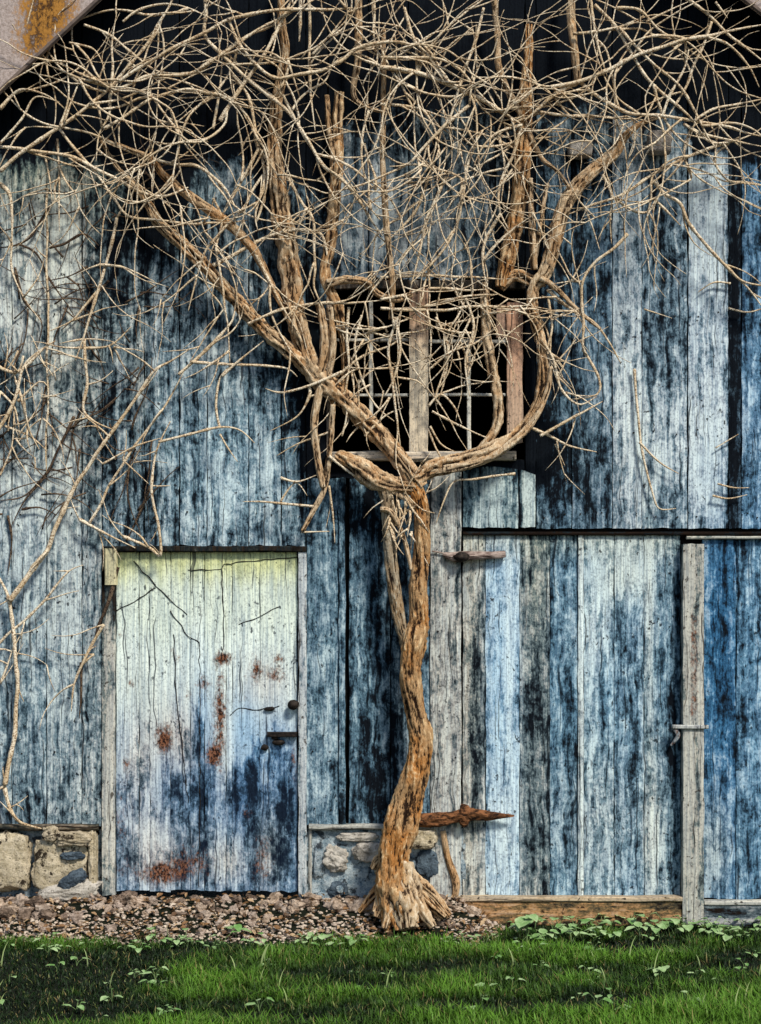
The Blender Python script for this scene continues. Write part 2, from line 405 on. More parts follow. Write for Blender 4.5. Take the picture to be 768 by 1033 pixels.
def pbox(mb, px0, py0, px1, py1, d0, d1, **k):
    box(mb, ((px0 - 384) / S, -d0, (905 - py0) / S), ((px1 - 384) / S, -d1, (905 - py1) / S), **k)

def stone_mesh(mb, c, rad, seed, sub=3, amp=.22, flat=1., boxy=0., pid=None, rug=0.):
    import bmesh
    bm = bmesh.new(); bmesh.ops.create_icosphere(bm, subdivisions=sub, radius=1)
    base = len(mb.v)
    for v in bm.verts:
        q = v.co.normalized()
        if boxy:
            mx = max(abs(q.x), abs(q.y), abs(q.z)); q = q * (1 - boxy) + (q / mx) * boxy * .9
        n1 = noise.fractal(q * 1.3 + Vector((seed * 3.1, seed, 0)), 1, 2, 3)
        r = 1 + amp * n1
        if amp > .1: r -= .10 * max(0, noise.cell(q * 1.7 + Vector((seed, 0, 0)))) * amp * 3
        if rug: r += rug * noise.fractal(q * 5 + Vector((seed, 0, 0)), 1, 2, 4) - rug * 1.3 * max(0, noise.noise(q * 3.3 + Vector((seed, 7, 0))))
        mb.vert((c[0] + q.x * r * rad[0], c[1] + q.y * r * rad[1], c[2] + q.z * r * rad[2] * flat), pid=seed % 1. if pid is None else pid)
    for f in bm.faces: mb.f.append(tuple(base + v.index for v in f.verts))
    bm.free()

# ================================================================== THE BARN
barn = empty('old_barn', (0, 0, 0), 'old timber barn front with peeling blue and grey boards on a stone footing', 'barn')

# roof verge lines (photo measure): left y = 97 - .93 x, right y = .79 (x - 740)
def roof_y(x): return max(97 - .93 * x + 16, .79 * (x - 740) + 12)
def wall_top(x): return roof_y(x) - 60

BASEC = (.42, .49, .52)
def rnd(a, b): return a + (b - a) * random.random()
siding = MB(); pid = 1.
left = [-232, -196, -160, -121, -84, -40, 12, 47, 83, 103]
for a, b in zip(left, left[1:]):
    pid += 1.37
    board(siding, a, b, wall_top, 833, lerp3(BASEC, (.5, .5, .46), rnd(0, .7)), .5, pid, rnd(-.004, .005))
over = [103, 146, 181, 209, 251, 284, 309]
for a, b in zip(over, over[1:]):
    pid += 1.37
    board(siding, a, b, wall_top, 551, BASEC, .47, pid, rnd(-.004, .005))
# right of the small door, down to the footing
for a, b, yt, w in ((309, 342, 482, .46), (342, 349, 482, .42), (352, 394, 482, .40), (394, 434, 482, .40)):
    pid += 1.37
    board(siding, a, b, yt, 832, (.28, .39, .46), w + .09, pid, rnd(-.003, .004) if b - a > 10 else .012)
pid += 1.3; board(siding, 434, 466, 476, 904, (.40, .39, .36), .70, pid, .006)
# above and beside the loft window
pid += 1.3; board(siding, 309, 331, wall_top, 482, (.34, .40, .43), .36, pid, .0)
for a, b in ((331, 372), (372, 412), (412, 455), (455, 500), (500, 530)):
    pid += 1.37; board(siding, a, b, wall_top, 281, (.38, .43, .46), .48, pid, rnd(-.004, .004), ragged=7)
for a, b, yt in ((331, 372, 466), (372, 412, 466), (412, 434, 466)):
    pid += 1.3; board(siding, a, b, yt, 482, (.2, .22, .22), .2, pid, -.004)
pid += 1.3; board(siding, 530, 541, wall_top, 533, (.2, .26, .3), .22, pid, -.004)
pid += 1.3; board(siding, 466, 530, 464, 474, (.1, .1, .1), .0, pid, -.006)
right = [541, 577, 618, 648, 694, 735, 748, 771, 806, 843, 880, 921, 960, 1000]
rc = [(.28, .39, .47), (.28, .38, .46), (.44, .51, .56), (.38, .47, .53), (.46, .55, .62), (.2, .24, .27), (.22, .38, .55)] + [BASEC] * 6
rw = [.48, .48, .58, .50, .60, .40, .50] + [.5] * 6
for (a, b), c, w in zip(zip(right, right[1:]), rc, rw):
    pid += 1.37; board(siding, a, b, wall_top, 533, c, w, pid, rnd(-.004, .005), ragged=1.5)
siding.build('siding', M['siding'], barn)

nl = MB()
allb = list(zip(left, left[1:])) + list(zip(over, over[1:])) + list(zip(right, right[1:])) + [(434, 466), (309, 342), (352, 394)]
for a, b in allb:
    if b - a < 14: continue
    for y in (200, 318, 436, 520, 640, 760, 818):
        if a >= 466 and y > 525: continue
        if 103 <= a < 309 and y > 540: continue
        if 309 <= a < 466 and y < 490: continue
        for u in (.25, .75):
            if random.random() < .25: continue
            p = Vector((wx(a + (b - a) * u + rnd(-2, 2)), -.006, wz(y + rnd(-4, 4)))); base = len(nl.v)
            r = rnd(.003, .0048)
            for t in range(7): nl.vert(p + Vector((math.cos(t * .898) * r, -.003, math.sin(t * .898) * r)))
            for t in range(7): nl.vert(p + Vector((math.cos(t * .898) * r, .006, math.sin(t * .898) * r)))
            nl.f.append(tuple(base + t for t in range(7)))
            for t in range(7): nl.f.append((base + t, base + 7 + t, base + 7 + (t + 1) % 7, base + (t + 1) % 7))
no = nl.build('nail_heads', M['iron'], barn); no['kind'] = 'stuff'

# boards nailed over the hole under the loft window
pp = MB()
board(pp, 467, 523, lambda x: 474 - 3 * math.sin((x - 467) / 18), 532, (.30, .39, .41), .60, 71.3, .012, painter=lambda x, y, c, w: (c, w - .25 * sm(486, 474, y) - .12 * sm(478, 470, x)), ragged=2)
board(pp, 523, 541, lambda x: 473 + (x - 523) * .35, 532, (.34, .42, .42), .66, 73.9, .010, painter=lambda x, y, c, w: (c, w - .5 * sm(527, 523, x)), ragged=2)
pp.build('patch_panel', M['siding'], barn)

# dark lining that closes the gaps between the boards, and the dark loft behind the window
lin = MB()
def quad(mb, a, b, c, d, **k):
    i = [mb.vert(p, **k) for p in (a, b, c, d)]; mb.f.append(tuple(i))
for (a, b, t, bt) in ((-232, 309, None, 845), (309, 331, None, 845), (331, 530, None, 283), (331, 530, 463, 915), (530, 1000, None, 915)):
    y = .032
    tl = t if t is not None else wall_top(a); tr = t if t is not None else wall_top(b)
    if t is None and a == 331:
        ap = 396; quad(lin, (wx(a), y, wz(bt)), (wx(b), y, wz(bt)), (wx(b), y, wz(roof_y(b) - 60)), (wx(a), y, wz(roof_y(a) - 60)))
    else:
        quad(lin, (wx(a), y, wz(bt)), (wx(b), y, wz(bt)), (wx(b), y, wz(tr)), (wx(a), y, wz(tl)))
lin.build('wall_lining', M['black'], barn)
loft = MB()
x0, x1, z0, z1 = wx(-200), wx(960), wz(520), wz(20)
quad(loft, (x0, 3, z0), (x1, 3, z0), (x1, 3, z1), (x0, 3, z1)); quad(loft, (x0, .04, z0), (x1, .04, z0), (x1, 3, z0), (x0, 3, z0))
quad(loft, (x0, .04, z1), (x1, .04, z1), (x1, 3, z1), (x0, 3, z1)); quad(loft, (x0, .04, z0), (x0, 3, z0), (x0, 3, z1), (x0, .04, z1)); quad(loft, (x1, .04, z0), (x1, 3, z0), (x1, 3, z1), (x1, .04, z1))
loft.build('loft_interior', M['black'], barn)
# side walls, back wall so that the barn is a closed volume
for xs in (-232, 1000):
    sd = MB()
    for k in range(24):
        y = .05 + k * .25
        box(sd, (wx(xs) - .012, y + .003, .02), (wx(xs) + .012, y + .247, wz(wall_top(xs)) - .02), c=lerp3(BASEC, (.3, .3, .3), random.random()), w=.5, pid=200 + k + xs)
    sd.build('side_boards', M['siding'], barn)

# roof with deep fascia boards
roof = MB()
AXP = (113 + .79 * 740 - 12) / (.79 + .93)
ax, az = wx(AXP), wz(roof_y(AXP))
lx, lz = wx(-270), wz(roof_y(-270)); rx, rz = wx(1035), wz(roof_y(1035))
for (ex, ez) in ((lx, lz), (rx, rz)):
    t = Vector((ex - ax, 0, ez - az)); nrm = Vector((-t.z, 0, t.x)).normalized()
    if nrm.z < 0: nrm = -nrm
    A = Vector((ax, 0, az)) + nrm * .44; E = Vector((ex, 0, ez)) + nrm * .44
    for (yo, yi) in ((-.24, 6.2),):
        v = []
        for q in (A, E):
            for yy in (yo, yi):
                v.append(roof.vert(q + Vector((0, yy, 0)))); v.append(roof.vert(q + nrm * .04 + Vector((0, yy, 0))))
        a0, a1, b0, b1, c0, c1, d0, d1 = v
        roof.f += [(a0, c0, d0, b0), (a1, b1, d1, c1), (a0, a1, c1, c0), (b0, d0, d1, b1), (c0, c1, d1, d0), (a0, b0, b1, a1)]
ro = roof.build('roof', M['roof'], barn)
def fascia(ex, ez, flip, rspot):
    mb = MB()
    A = Vector((ax, 0, az)); E = Vector((ex, 0, ez)); t = (E - A); L = t.length; t.normalize()
    nrm = Vector((-t.z, 0, t.x));  nrm = nrm if nrm.z > 0 else -nrm
    nu, nv = 90, 14
    for face, dd in ((0, .20), (1, .16)):
        base = len(mb.v)
        for j in range(nv + 1):
            for i in range(nu + 1):
                p = A + t * (L * i / nu) + nrm * (.438 * j / nv)
                r = 0.
                if rspot:
                    ppx = 384 + p.x * S * CAM_D / (CAM_D - dd); ppy = 905 - (CAM_H + (p.z - CAM_H) * CAM_D / (CAM_D - dd)) * S
                    r = max(0, .80 * math.exp(-((ppx - 48) / 30) ** 2 - ((ppy - 10) / 36) ** 2) + .45 * math.exp(-((ppx - 32) / 16) ** 2 - ((ppy - 48) / 20) ** 2))
                mb.vert(p + Vector((0, -dd + .003 * nz(i * .3, j * .4), 0)), (i, j), (.44, .37, .34), .95, r, 3.)
        for j in range(nv):
            for i in range(nu):
                a = base + j * (nu + 1) + i
                q = (a, a + 1, a + nu + 2, a + nu + 1)
                mb.f.append(q if (face == 0) else q[::-1])
    # lower and upper edge strips
    n1 = (nu + 1) * (nv + 1)
    for i in range(nu):
        mb.f.append((i, i + n1, i + 1 + n1, i + 1)); k = nv * (nu + 1)
        mb.f.append((k + i, k + i + 1, k + i + 1 + n1, k + i + n1))
    o = mb.build('fascia_board', M['fascia'], barn)
    tr = MB()
    q0, q1 = A - nrm * .002, E - nrm * .002
    tube(tr, [q0 + Vector((0, -.205, .0)), q1 + Vector((0, -.205, 0))], [.012, .012], 6, .3, pale=.9)
    tr.build('fascia_edge', M['roof'], o)
    return o
fascia(lx, lz, 1, True); fascia(rx, rz, -1, False)

# ---- small door with its frame
door = MB()
DB = [117, 140, 151, 172, 192, 206, 228, 234, 262, 300]
RUST = [(166, 746, 10, 16, 1.), (226, 664, 9, 6, 1.1), (222, 728, 5, 42, .75), (214, 762, 9, 14, .9), (258, 676, 6, 14, .8), (276, 680, 12, 10, .7), (190, 870, 28, 18, .55),
        (162, 885, 16, 14, .5), (265, 870, 10, 26, .55), (297, 770, 4, 20, .6), (121, 643, 3, 4, .7), (122, 830, 6, 40, .45), (148, 880, 40, 10, .45), (135, 690, 8, 6, .5), (205, 690, 6, 8, .55), (282, 664, 6, 5, .7), (190, 700, 4, 8, .5), (248, 820, 5, 8, .5), (128, 770, 5, 14, .5), (176, 660, 5, 10, .5), (246, 700, 3, 30, .3), (222, 700, 20, 40, .25)]
def door_rust(x, y):
    return min(1.1, sum(a * math.exp(-((x - cx) / rx_) ** 2 - ((y - cy) / ry_) ** 2) for cx, cy, rx_, ry_, a in RUST))
DBL = [(180, 745, 34, 40, (.50, .42, .36), .8, -.02), (140, 800, 26, 50, (.42, .46, .52), .6, -.05), (205, 730, 12, 60, (.20, .36, .54), .9, -.02), (245, 740, 22, 44, (.18, .38, .60), .9, .16),
       (280, 750, 18, 40, (.18, .32, .50), .9, -.02), (240, 800, 40, 34, (.16, .28, .46), .8, -.12), (165, 790, 16, 40, (.22, .34, .50), .7, -.03), (205, 820, 8, 70, None, 0, -.14), (250, 830, 10, 60, None, 0, -.14), (290, 820, 8, 60, None, 0, -.20),
       (226, 745, 9, 60, (.60, .62, .60), .8, .12), (272, 860, 18, 40, (.52, .48, .42), .7, .0), (160, 870, 40, 30, (.46, .42, .40), .7, -.02), (140, 690, 20, 40, (.56, .60, .54), .7, .05),
       (268, 690, 24, 26, (.52, .47, .44), .7, .02), (200, 860, 30, 40, (.34, .38, .42), .6, -.04), (282, 745, 10, 24, None, 0, -.18), (130, 860, 10, 50, None, 0, -.14), (215, 800, 40, 14, None, 0, -.06), (255, 770, 10, 30, None, 0, -.12), (285, 870, 12, 30, None, 0, -.16), (150, 740, 8, 30, None, 0, -.08), (140, 760, 22, 40, (.60, .56, .50), .7, .10), (150, 850, 24, 40, (.54, .50, .46), .6, .08), (230, 870, 20, 24, (.56, .52, .46), .7, .04), (170, 700, 10, 30, None, 0, -.10), (182, 850, 8, 60, None, 0, -.12)]
def door_paint(x, y, c, w):
    bi = sum(1 for q in DB if q <= x); y0_ = y; y = y + 34 * nz(bi * 3.7, 1.3) * sm(580, 640, y) + 12 * nz(x * .2, y * .02)
    t = sm(556, 640, y)
    c = lerp3((.50, .50, .13), (.60, .66, .55), sm(562, 600, y))
    c = lerp3(c, (.62, .69, .67), sm(600, 680, y)); c = lerp3(c, (.24, .37, .52), sm(680, 760, y + 22 * nz(x * .07, 2.)))
    w = 1.08 - .50 * sm(640, 800, y + 30 * nz(x * .06, 8.))
    y = y0_
    for (bx, by, rx_, ry_, bc, bw, dw) in DBL:
        q = ((x - bx) / rx_) ** 2 + ((y - by) / ry_) ** 2
        if q < 3.4:
            g = math.exp(-q * 1.1)
            if bc: c = lerp3(c, bc, g * bw)
            w += dw * g * 1.3
    w -= .22 * sm(575, 556, y) * 0
    return c, w
for i, (a, b) in enumerate(zip(DB, DB[1:])):
    board(door, a, b, 557, 899 + 3 * nz(i * 3.3, 1), (.6, .65, .6), .9, 31 + i * 1.9, -.012 + .003 * nz(i * 2.7, 5), gap=.30, painter=door_paint, ragged=2, step=3., warp=.0015, rust=door_rust)
dr = door.build('door', M['door'], barn)
dr['label'] = 'small plank door with pale flaking blue paint'
# splits in the door boards
for pts in ([(135, 566), (158, 592), (189, 620)], [(109, 621), (130, 610), (157, 593)], [(172, 616), (190, 642), (201, 648), (202, 720), (201, 895)], [(241, 630), (262, 622), (282, 612)], [(190, 575), (224, 574), (226, 569), (300, 562)], [(175, 640), (178, 700), (186, 770), (190, 810)], [(224, 575), (226, 640), (224, 664)], [(232, 722), (240, 715), (262, 716), (282, 712)]):
    pj = []
    for a, b in zip(pts, pts[1:]):
        k = max(1, int(math.hypot(b[0] - a[0], b[1] - a[1]) / 6))
        for t in range(k): pj.append((a[0] + (b[0] - a[0]) * t / k + (rnd(-.9, .9) if t else 0), a[1] + (b[1] - a[1]) * t / k + (rnd(-.9, .9) if t else 0)))
    pj.append(pts[-1])
    mb = MB(); q = [at(x, y, -.0095) for x, y in pj]
    tube(mb, q, [.0016 + .0011 * random.random() for _ in q], 5, .012, seed=pts[0][0], knots=.5)
    mb.build('split', M['iron'], dr)
hd = MB()   # iron latch: bar, plate, staple and knob
pbox(hd, 270, 738, 300, 743, .0, .028, bev=.003, wob=.002)
pbox(hd, 274, 743, 281, 746, .004, .012)
hd.build('latch_bar', M['iron'], dr)
lp = MB(); stone_mesh(lp, at(281, 749, .006), (.035, .010, .016), 4.4, 2, .1); stone_mesh(lp, at(267, 754, .0), (.022, .008, .016), 5.1, 2, .25); lp.build('latch_plate', M['iron'], dr, True)
kb = MB(); stone_mesh(kb, at(296, 711, .026), (.030, .022, .026), 2.2, 3, .06, pid=.2); kb.build('door_knob', M['iron'], dr, True); kb = MB(); stone_mesh(kb, at(272, 715, .0), (.028, .008, .012), 3.2, 2, .3); kb.build('keyhole_plate', M['iron'], dr, True)

def jamb_paint(x, y, c, w): return c, w
fr = MB(); board(fr, 103, 117, 590, 903, (.50, .48, .42), .66, 51., .014, thick=.05, painter=lambda x, y, c, w: (lerp3(c, (.30, .29, .25), sm(640, 600, y)), w - .35 * sm(640, 595, y) - .2 * sm(106, 103, x)), step=4)
fr.build('door_jamb', M['grey_wood'], barn)
fr = MB(); board(fr, 301, 310, 556, 905, (.50, .53, .54), .66, 53., .014, thick=.05, painter=jamb_paint, step=3)
board(fr, 311, 315, 838, 905, (.45, .42, .36), .70, 54., .004, thick=.03, painter=jamb_paint, step=3)
fr.build('door_jamb', M['grey_wood'], barn)
fr = MB(); pbox(fr, 104, 551, 310, 556.5, -.015, .024, c=(.06, .055, .045), w=.4, pid=55., wob=.004)
fr.build('door_lintel', M['grey_wood'], barn)
fr = MB(); pbox(fr, 107, 553.5, 119, 590, .0, .045, c=(.58, .50, .27), w=1., pid=57., wob=.004, bev=.007, sub=6)
fr.build('corner_block', M['grey_wood'], barn)

# ---- wide boarded door
wd = MB()
def wd_paint(x, y, c, w):
    c, w = paint_at(x, y, c, w); return lerp3(c, (.50, .50, .38), .55 * sm(575, 540, y)), w + .05
for i, (a, b, c, w) in enumerate(((467, 490, (.42, .40, .35), .58), (490, 524.5, (.36, .52, .66), .60), (524.5, 555, (.38, .40, .38), .46), (555, 583, (.22, .38, .50), .50), (583, 589, (.5, .55, .55), .72),
        (589, 620, (.38, .52, .60), .56), (620, 650, (.30, .46, .58), .52), (650, 687, (.36, .48, .55), .52))):
    board(wd, a, b, 540, 904, c, w, 81 + 1.7 * i, -.004 + .004 * nz(i * 3.1, 3) + (.008 if b - a < 8 else 0), gap=.5, painter=wd_paint, ragged=1.5)
bd = wd.build('wide_door', M['siding'], barn); bd['label'] = 'wide boarded barn door with blue and grey planks'
# upper strap: dark iron eye and a weathered grey wooden tongue
hg = MB(); tube(hg, [at(447, 559, .03), at(458, 562, .035), at(470, 561, .035), at(490, 560.5, .03), at(510, 559, .026)], [.008, .026, .026, .021, .016], 12, .012, .20, 3.3, pale=.8)
tube(hg, [at(436, 556, .02), at(447, 558, .022), at(456, 561, .03)], [.004, .004, .006], 6, .02)
hg.build('hinge_strap', M['old_strap'], bd)
hg = MB(); tube(hg, [at(398, 826, .04), at(440, 827, .05), at(460, 824, .05), at(475, 821, .05), at(495, 823, .045), at(519, 823, .04)], [.026, .034, .030, .032, .022, .004], 14, .012, .22, 6.3)
stone_mesh(hg, at(469, 822, .055), (.035, .03, .058), 7.7, 3, .25)
hg.build('hinge_strap', M['rusty'], bd)
kn = MB(); stone_mesh(kn, at(466, 562, .06), (.04, .02, .025), 1.2, 3, .3); kn.build('hinge_eye', M['iron'], bd, True)

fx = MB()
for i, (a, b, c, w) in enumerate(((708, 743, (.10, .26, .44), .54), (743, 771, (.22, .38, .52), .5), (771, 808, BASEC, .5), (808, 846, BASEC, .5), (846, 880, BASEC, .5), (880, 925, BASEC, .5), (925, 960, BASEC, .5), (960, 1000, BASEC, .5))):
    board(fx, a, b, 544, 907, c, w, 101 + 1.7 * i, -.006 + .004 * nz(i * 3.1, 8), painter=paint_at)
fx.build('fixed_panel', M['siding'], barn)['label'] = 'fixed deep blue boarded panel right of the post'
# ledge over the doors
lg = MB(); pbox(lg, 467, 536.5, 1000, 540, -.02, .018, c=(.05, .05, .045), w=.3, pid=3.3, wob=.002)
lg.build('door_rail', M['beam'], barn)
lg = MB(); pbox(lg, 692, 541, 1000, 544, -.0, .024, c=(.4, .39, .33), w=.75, pid=5.3, wob=.004); lg.build('rail_strip', M['beam'], barn)
# post with latch
po = MB(); board(po, 687, 708, 549, 931, (.47, .45, .39), .66, 121., .06, thick=.09, painter=jamb_paint, step=4, warp=.002, gap=.2,
    rust=lambda x, y: (.55 if abs(x - 697) < 4 and 620 < y < 720 else 0.))
pst = po.build('door_post', M['grey_wood'], barn)
la = MB(); pbox(la, 676, 730, 712, 734, .055, .075, bev=.004, wob=.003); tube(la, [at(679, 733, .05), at(684, 742, .06), at(677, 752, .05)], [.011, .012, .005], 8, .01, .1)
la.build('latch_pin', M['grey_wood'], pst)
# sill timbers
def sill(px0, py0, px1, py1, d0, d1, c, w, pidv, rust=0., m='beam'):
    mb = MB(); pbox(mb, px0, py0, px1, py1, d0, d1, c=c, w=w, pid=pidv, rust=rust, bev=.008, wob=.006); return mb.build('sill_beam', M[m], barn)
s1 = sill(468, 907, 690, 933, -.03, .045, (.42, .23, .10), .56, 7.1); s1['label'] = 'brown worn sill beam under the wide door'
mb = MB(); pbox(mb, 460, 903, 690, 907.5, -.02, .055, c=(.46, .33, .20), w=.8, pid=9.9, wob=.004); mb.build('sill_cap', M['beam'], s1)
s2 = sill(709, 911, 1000, 936, -.03, .04, (.36, .36, .35), .54, 13.1); s2['label'] = 'grey sill beam under the fixed panel'
mb = MB(); pbox(mb, 709, 907.5, 1000, 911.5, -.02, .048, c=(.5, .47, .40), w=.85, pid=15.9, wob=.004); mb.build('sill_cap', M['beam'], s2)
sill(-232, 831, 100, 837, -.03, .035, (.16, .12, .08), .45, 17.1)
sill(312, 831, 434, 836.5, -.03, .03, (.36, .35, .31), .7, 19.1)
mb = MB(); tube(mb, [at(447, 838, .012), at(452, 865, .012), at(460, 890, .014), at(459, 906, .014)], [.014, .017, .020, .016], 10, .02, .1, pale=.4)
mb.build('brace', M['bark'], barn)

# ---- stone footing
fo = MB()
def rough_wall(mb, px0, py0, px1, py1, d, amp, seed, pidv):
    nx, ny = int((px1 - px0) / 3), int((py1 - py0) / 3); base = len(mb.v)
    for j in range(ny + 1):
        for i in range(nx + 1):
            x = px0 + (px1 - px0) * i / nx; y = py0 + (py1 - py0) * j / ny
            p = Vector((wx(x), -(d + amp * fb(x * .05, y * .05, seed)), wz(y))); mb.vert(p, pid=pidv)
    for j in range(ny):
        for i in range(nx):
            a = base + j * (nx + 1) + i; mb.f.append((a, a + nx + 1, a + nx + 2, a + 1))
rough_wall(fo, 308, 836, 470, 940, -.006, .012, 2.2, .0)
fnd = fo.build('stone_footing', M['mortar'], barn, True)
fo = MB(); rough_wall(fo, -232, 837, 104, 940, -.03, .012, 5.2, .3)
fo.build('stone_footing', M['mortar'], barn, True)
def fstone(px, py, rx_, ry_, m, seed, d=.0, dep=.05, boxy=.45, rot=0., amp=.2):
    mb = MB(); stone_mesh(mb, (0, 0, 0), (rx_ / S, dep, ry_ / S), seed, 5, amp, 1., boxy, rug=.07)
    c = at(px, py, d); rm = Matrix.Rotation(R(rot), 3, 'Y'); mb.v = [tuple(rm @ Vector(v) + c) for v in mb.v]
    return mb.build('footing_stone', M[m], fnd, True)
fstone(8, 869, 25, 31, 'sandstone', 1.1, .0, .06, .75, 0, .14); fstone(62, 871, 30, 28, 'sandstone', 2.3, -.005, .055, .6, 0, .18)
fstone(75, 846, 19, 8, 'sandstone', 3.7, .03, .05, .6, 0, .2); fstone(51, 841, 9, 8, 'sandstone', 4.9, .035, .04, .5, 0)
fstone(73, 863, 13, 4.5, 'slate', 5.5, .035, .03, .4, 0); fstone(73, 888, 16, 8, 'slate', 6.5, .045, .03, .3, -32)
fstone(70, 899, 34, 11, 'pale_stone', 8.2, .02, .05, .3, -10); fstone(94, 868, 5, 34, 'sandstone', 9.4, .0, .04, .6, 0); fstone(-35, 875, 22, 34, 'sandstone', 12.1, .0, .06, .7)
for i in range(4): fstone(-80 - 44 * i, 874, 24, 32, 'sandstone', 22.1 + i, .0, .06, .7)
fstone(339, 866, 13, 13, 'pale_stone', 10.2, .01, .035, .25, 20, .35); fstone(371, 859, 15, 10, 'pale_stone', 11.2, .005, .03, .4, 0, .25)
fstone(341, 897, 10, 8, 'slate', 13.2, .0, .02, .1, 0); fstone(343, 897, 4, 4, 'mortar', 14.2, .02, .012, .1, 0)  # slate lump coloured dark for the shade of a hole
fstone(390, 875, 12, 12, 'sandstone', 15.2, .02, .04, .3, 0); fstone(425, 846, 17, 11, 'sandstone', 16.2, .015, .045, .55, 0, .15); fstone(432, 872, 12, 16, 'slate', 17.2, .0, .02, .2, 0); fstone(322, 868, 6, 20, 'mortar', 18.2, -.005, .02, .4); fstone(362, 844, 22, 5, 'pale_stone', 19.3, .0, .025, .4)

# ---- loft window
wn = MB()
def grain_paint(x, y, c, w): return c, w
board(wn, 413, 432, 293, 466, (.56, .43, .31), .96, 141., .045, thick=.07, painter=lambda x, y, c, w: (lerp3((.52, .27, .14), (.66, .53, .37), sm(310, 370, y)), w), step=3, warp=.002, gap=.1)
win = wn.build('window', M['grey_wood'], barn)
mb = MB(); board(mb, 511, 527, 306, 447, (.50, .235, .12), .98, 143., .035, thick=.06, painter=lambda x, y, c, w: (lerp3(c, (.54, .34, .21), sm(330, 430, y)), w), step=3, warp=.002, gap=.1)
board(mb, 500, 511, 308, 341, (.36, .19, .11), .85, 144., .02, thick=.03, painter=grain_paint, step=3); mb.build('window_jamb', M['grey_wood'], win)
mb = MB(); board(mb, 329, 337, 300, 455, (.28, .20, .14), .6, 145., .01, thick=.05, painter=grain_paint, step=3, warp=.002); mb.build('window_jamb', M['grey_wood'], win)
mb = MB(); pbox(mb, 330, 456, 520, 465, -.03, .06, c=(.55, .45, .34), w=.92, pid=147., wob=.006, bev=.008); mb.build('window_sill', M['beam'], win)
mb = MB(); pbox(mb, 330, 283, 530, 292, -.03, .015, c=(.08, .06, .045), w=.5, pid=149., wob=.006); mb.build('window_lintel', M['grey_wood'], win)
for (x0_, y0_, x1_, y1_) in ((372.5, 305, 376.5, 436), (471, 342, 475, 457), (337, 342, 412, 345), (433, 343, 510, 346.5), (337, 397.5, 412, 400.5), (433, 397, 510, 400)):
    mb = MB(); pbox(mb, x0_, y0_, x1_, y1_, .0, .022, c=(.60, .56, .48), w=1., pid=x0_, wob=.004, bev=.003); mb.build('glazing_bar', M['grey_wood'], win)

# stones of an old ledge showing high on the gable
for (px, py, a, b, sd_) in ((585, 151, 13, 9, 1.7), (665, 144, 13, 12, 2.9)):
    mb = MB(); stone_mesh(mb, at(px, py, .06), (a / S, .05, b / S), sd_, 4, .10, 1., .8); mb.build('ledge_block', M['pale_stone'], barn, True)

# ================================================================== THE VINES
MAIN, LEFTV = 'm', 'l'
vine = empty('climbing_vine', at(408, 925, .26), 'old climbing vine with twisted orange brown trunk and bare pale branches over the loft window', 'vine')
WORLD[vine.name] = Vector(vine.location)
def P3(pts, d, jit=.02, seed=0.):
    return [at(p[0], p[1], (p[2] if len(p) > 2 else d) + jit * nz(p[0] * .02 + seed, p[1] * .02, seed)) for p in pts]

tr = MB()
tp = [(408, 934, 22), (402, 915, 21), (396, 893, 18), (397, 865, 16), (404, 835, 18), (413, 805, 16), (422, 770, 14), (424, 740, 14), (417, 705, 12.5), (414, 680, 12.5), (418, 648, 14), (423, 628, 12), (422, 595, 11), (425, 565, 10), (426, 535, 9.5), (424, 508, 9), (418, 488, 9)]
dep = [.27, .26, .25, .24, .22, .2, .19, .18, .17, .17, .17, .16, .16, .16, .16, .16, .15]
tube(tr, [at(x, y, d) for (x, y, _), d in zip(tp, dep)], [w / S * (.87 if y > 800 else .78) for _, y, w in tp], 64, .006, .20, 4.2, 2.2, pale=.0)
trunk = tr.build('trunk', M['bark'], vine, True)
ROOTS = [([(399, 872, .27), (392, 895, .31), (382, 918, .35), (374, 938, .38)], [10, 9, 6, 3], .25), ([(402, 872, .30), (406, 900, .36), (410, 925, .42), (414, 952, .48)], [13, 13, 13, 9], .75), ([(400, 878, .29), (396, 905, .36), (390, 930, .42), (384, 952, .46)], [9, 8, 6, 3], .5),
    ([(406, 874, .29), (420, 900, .36), (430, 925, .42), (440, 950, .46)], [10, 10, 7, 4], .55), ([(408, 880, .24), (425, 893, .26), (442, 912, .30), (458, 936, .34)], [8, 7, 5, 3], .3), ([(410, 886, .24), (424, 898, .24), (440, 914, .26), (450, 932, .28)], [6, 6, 4, 2], .2),
    ([(404, 880, .31), (413, 910, .4), (420, 945, .47)], [8, 7, 5], .6), ([(396, 880, .22), (382, 898, .22), (366, 915, .22), (352, 932, .22)], [7, 6, 4, 2], .2), ([(398, 862, .24), (386, 867, .27), (376, 868, .27), (369, 878, .26)], [6, 6, 5, 3], .15), ([(395, 884, .26), (382, 906, .32), (372, 932, .36)], [6, 5, 3], .4),
    ([(412, 892, .30), (428, 908, .34), (440, 926, .36), (448, 942, .38)], [6, 5, 4, 2], .5), ([(418, 895, .33), (433, 915, .38), (452, 938, .40)], [6, 5, 3], .2), ([(400, 890, .32), (402, 918, .4), (400, 950, .45)], [7, 6, 4], .6)]
for i, (pts, ws, pl) in enumerate(ROOTS):
    mb = MB(); tube(mb, [at(404 + (x - 404) * (.80 if x < 440 else .92) + 3 * nz(i * 3.3, k), 868 + (y - 868) * .82, .05 + (d - .05) * .72) for k, (x, y, d) in enumerate(pts)], [w / S * .85 for w in ws], 22, .007, .46, 20 + i * 3.1, 1.5, pale=pl); mb.build('root', M['bark'], trunk, True)
st = MB(); q = [(411, 655, 7), (403, 625, 8), (398, 595, 8), (394, 560, 8), (392, 525, 7.5), (391, 503, 8.5), (386, 487, 9.5)]
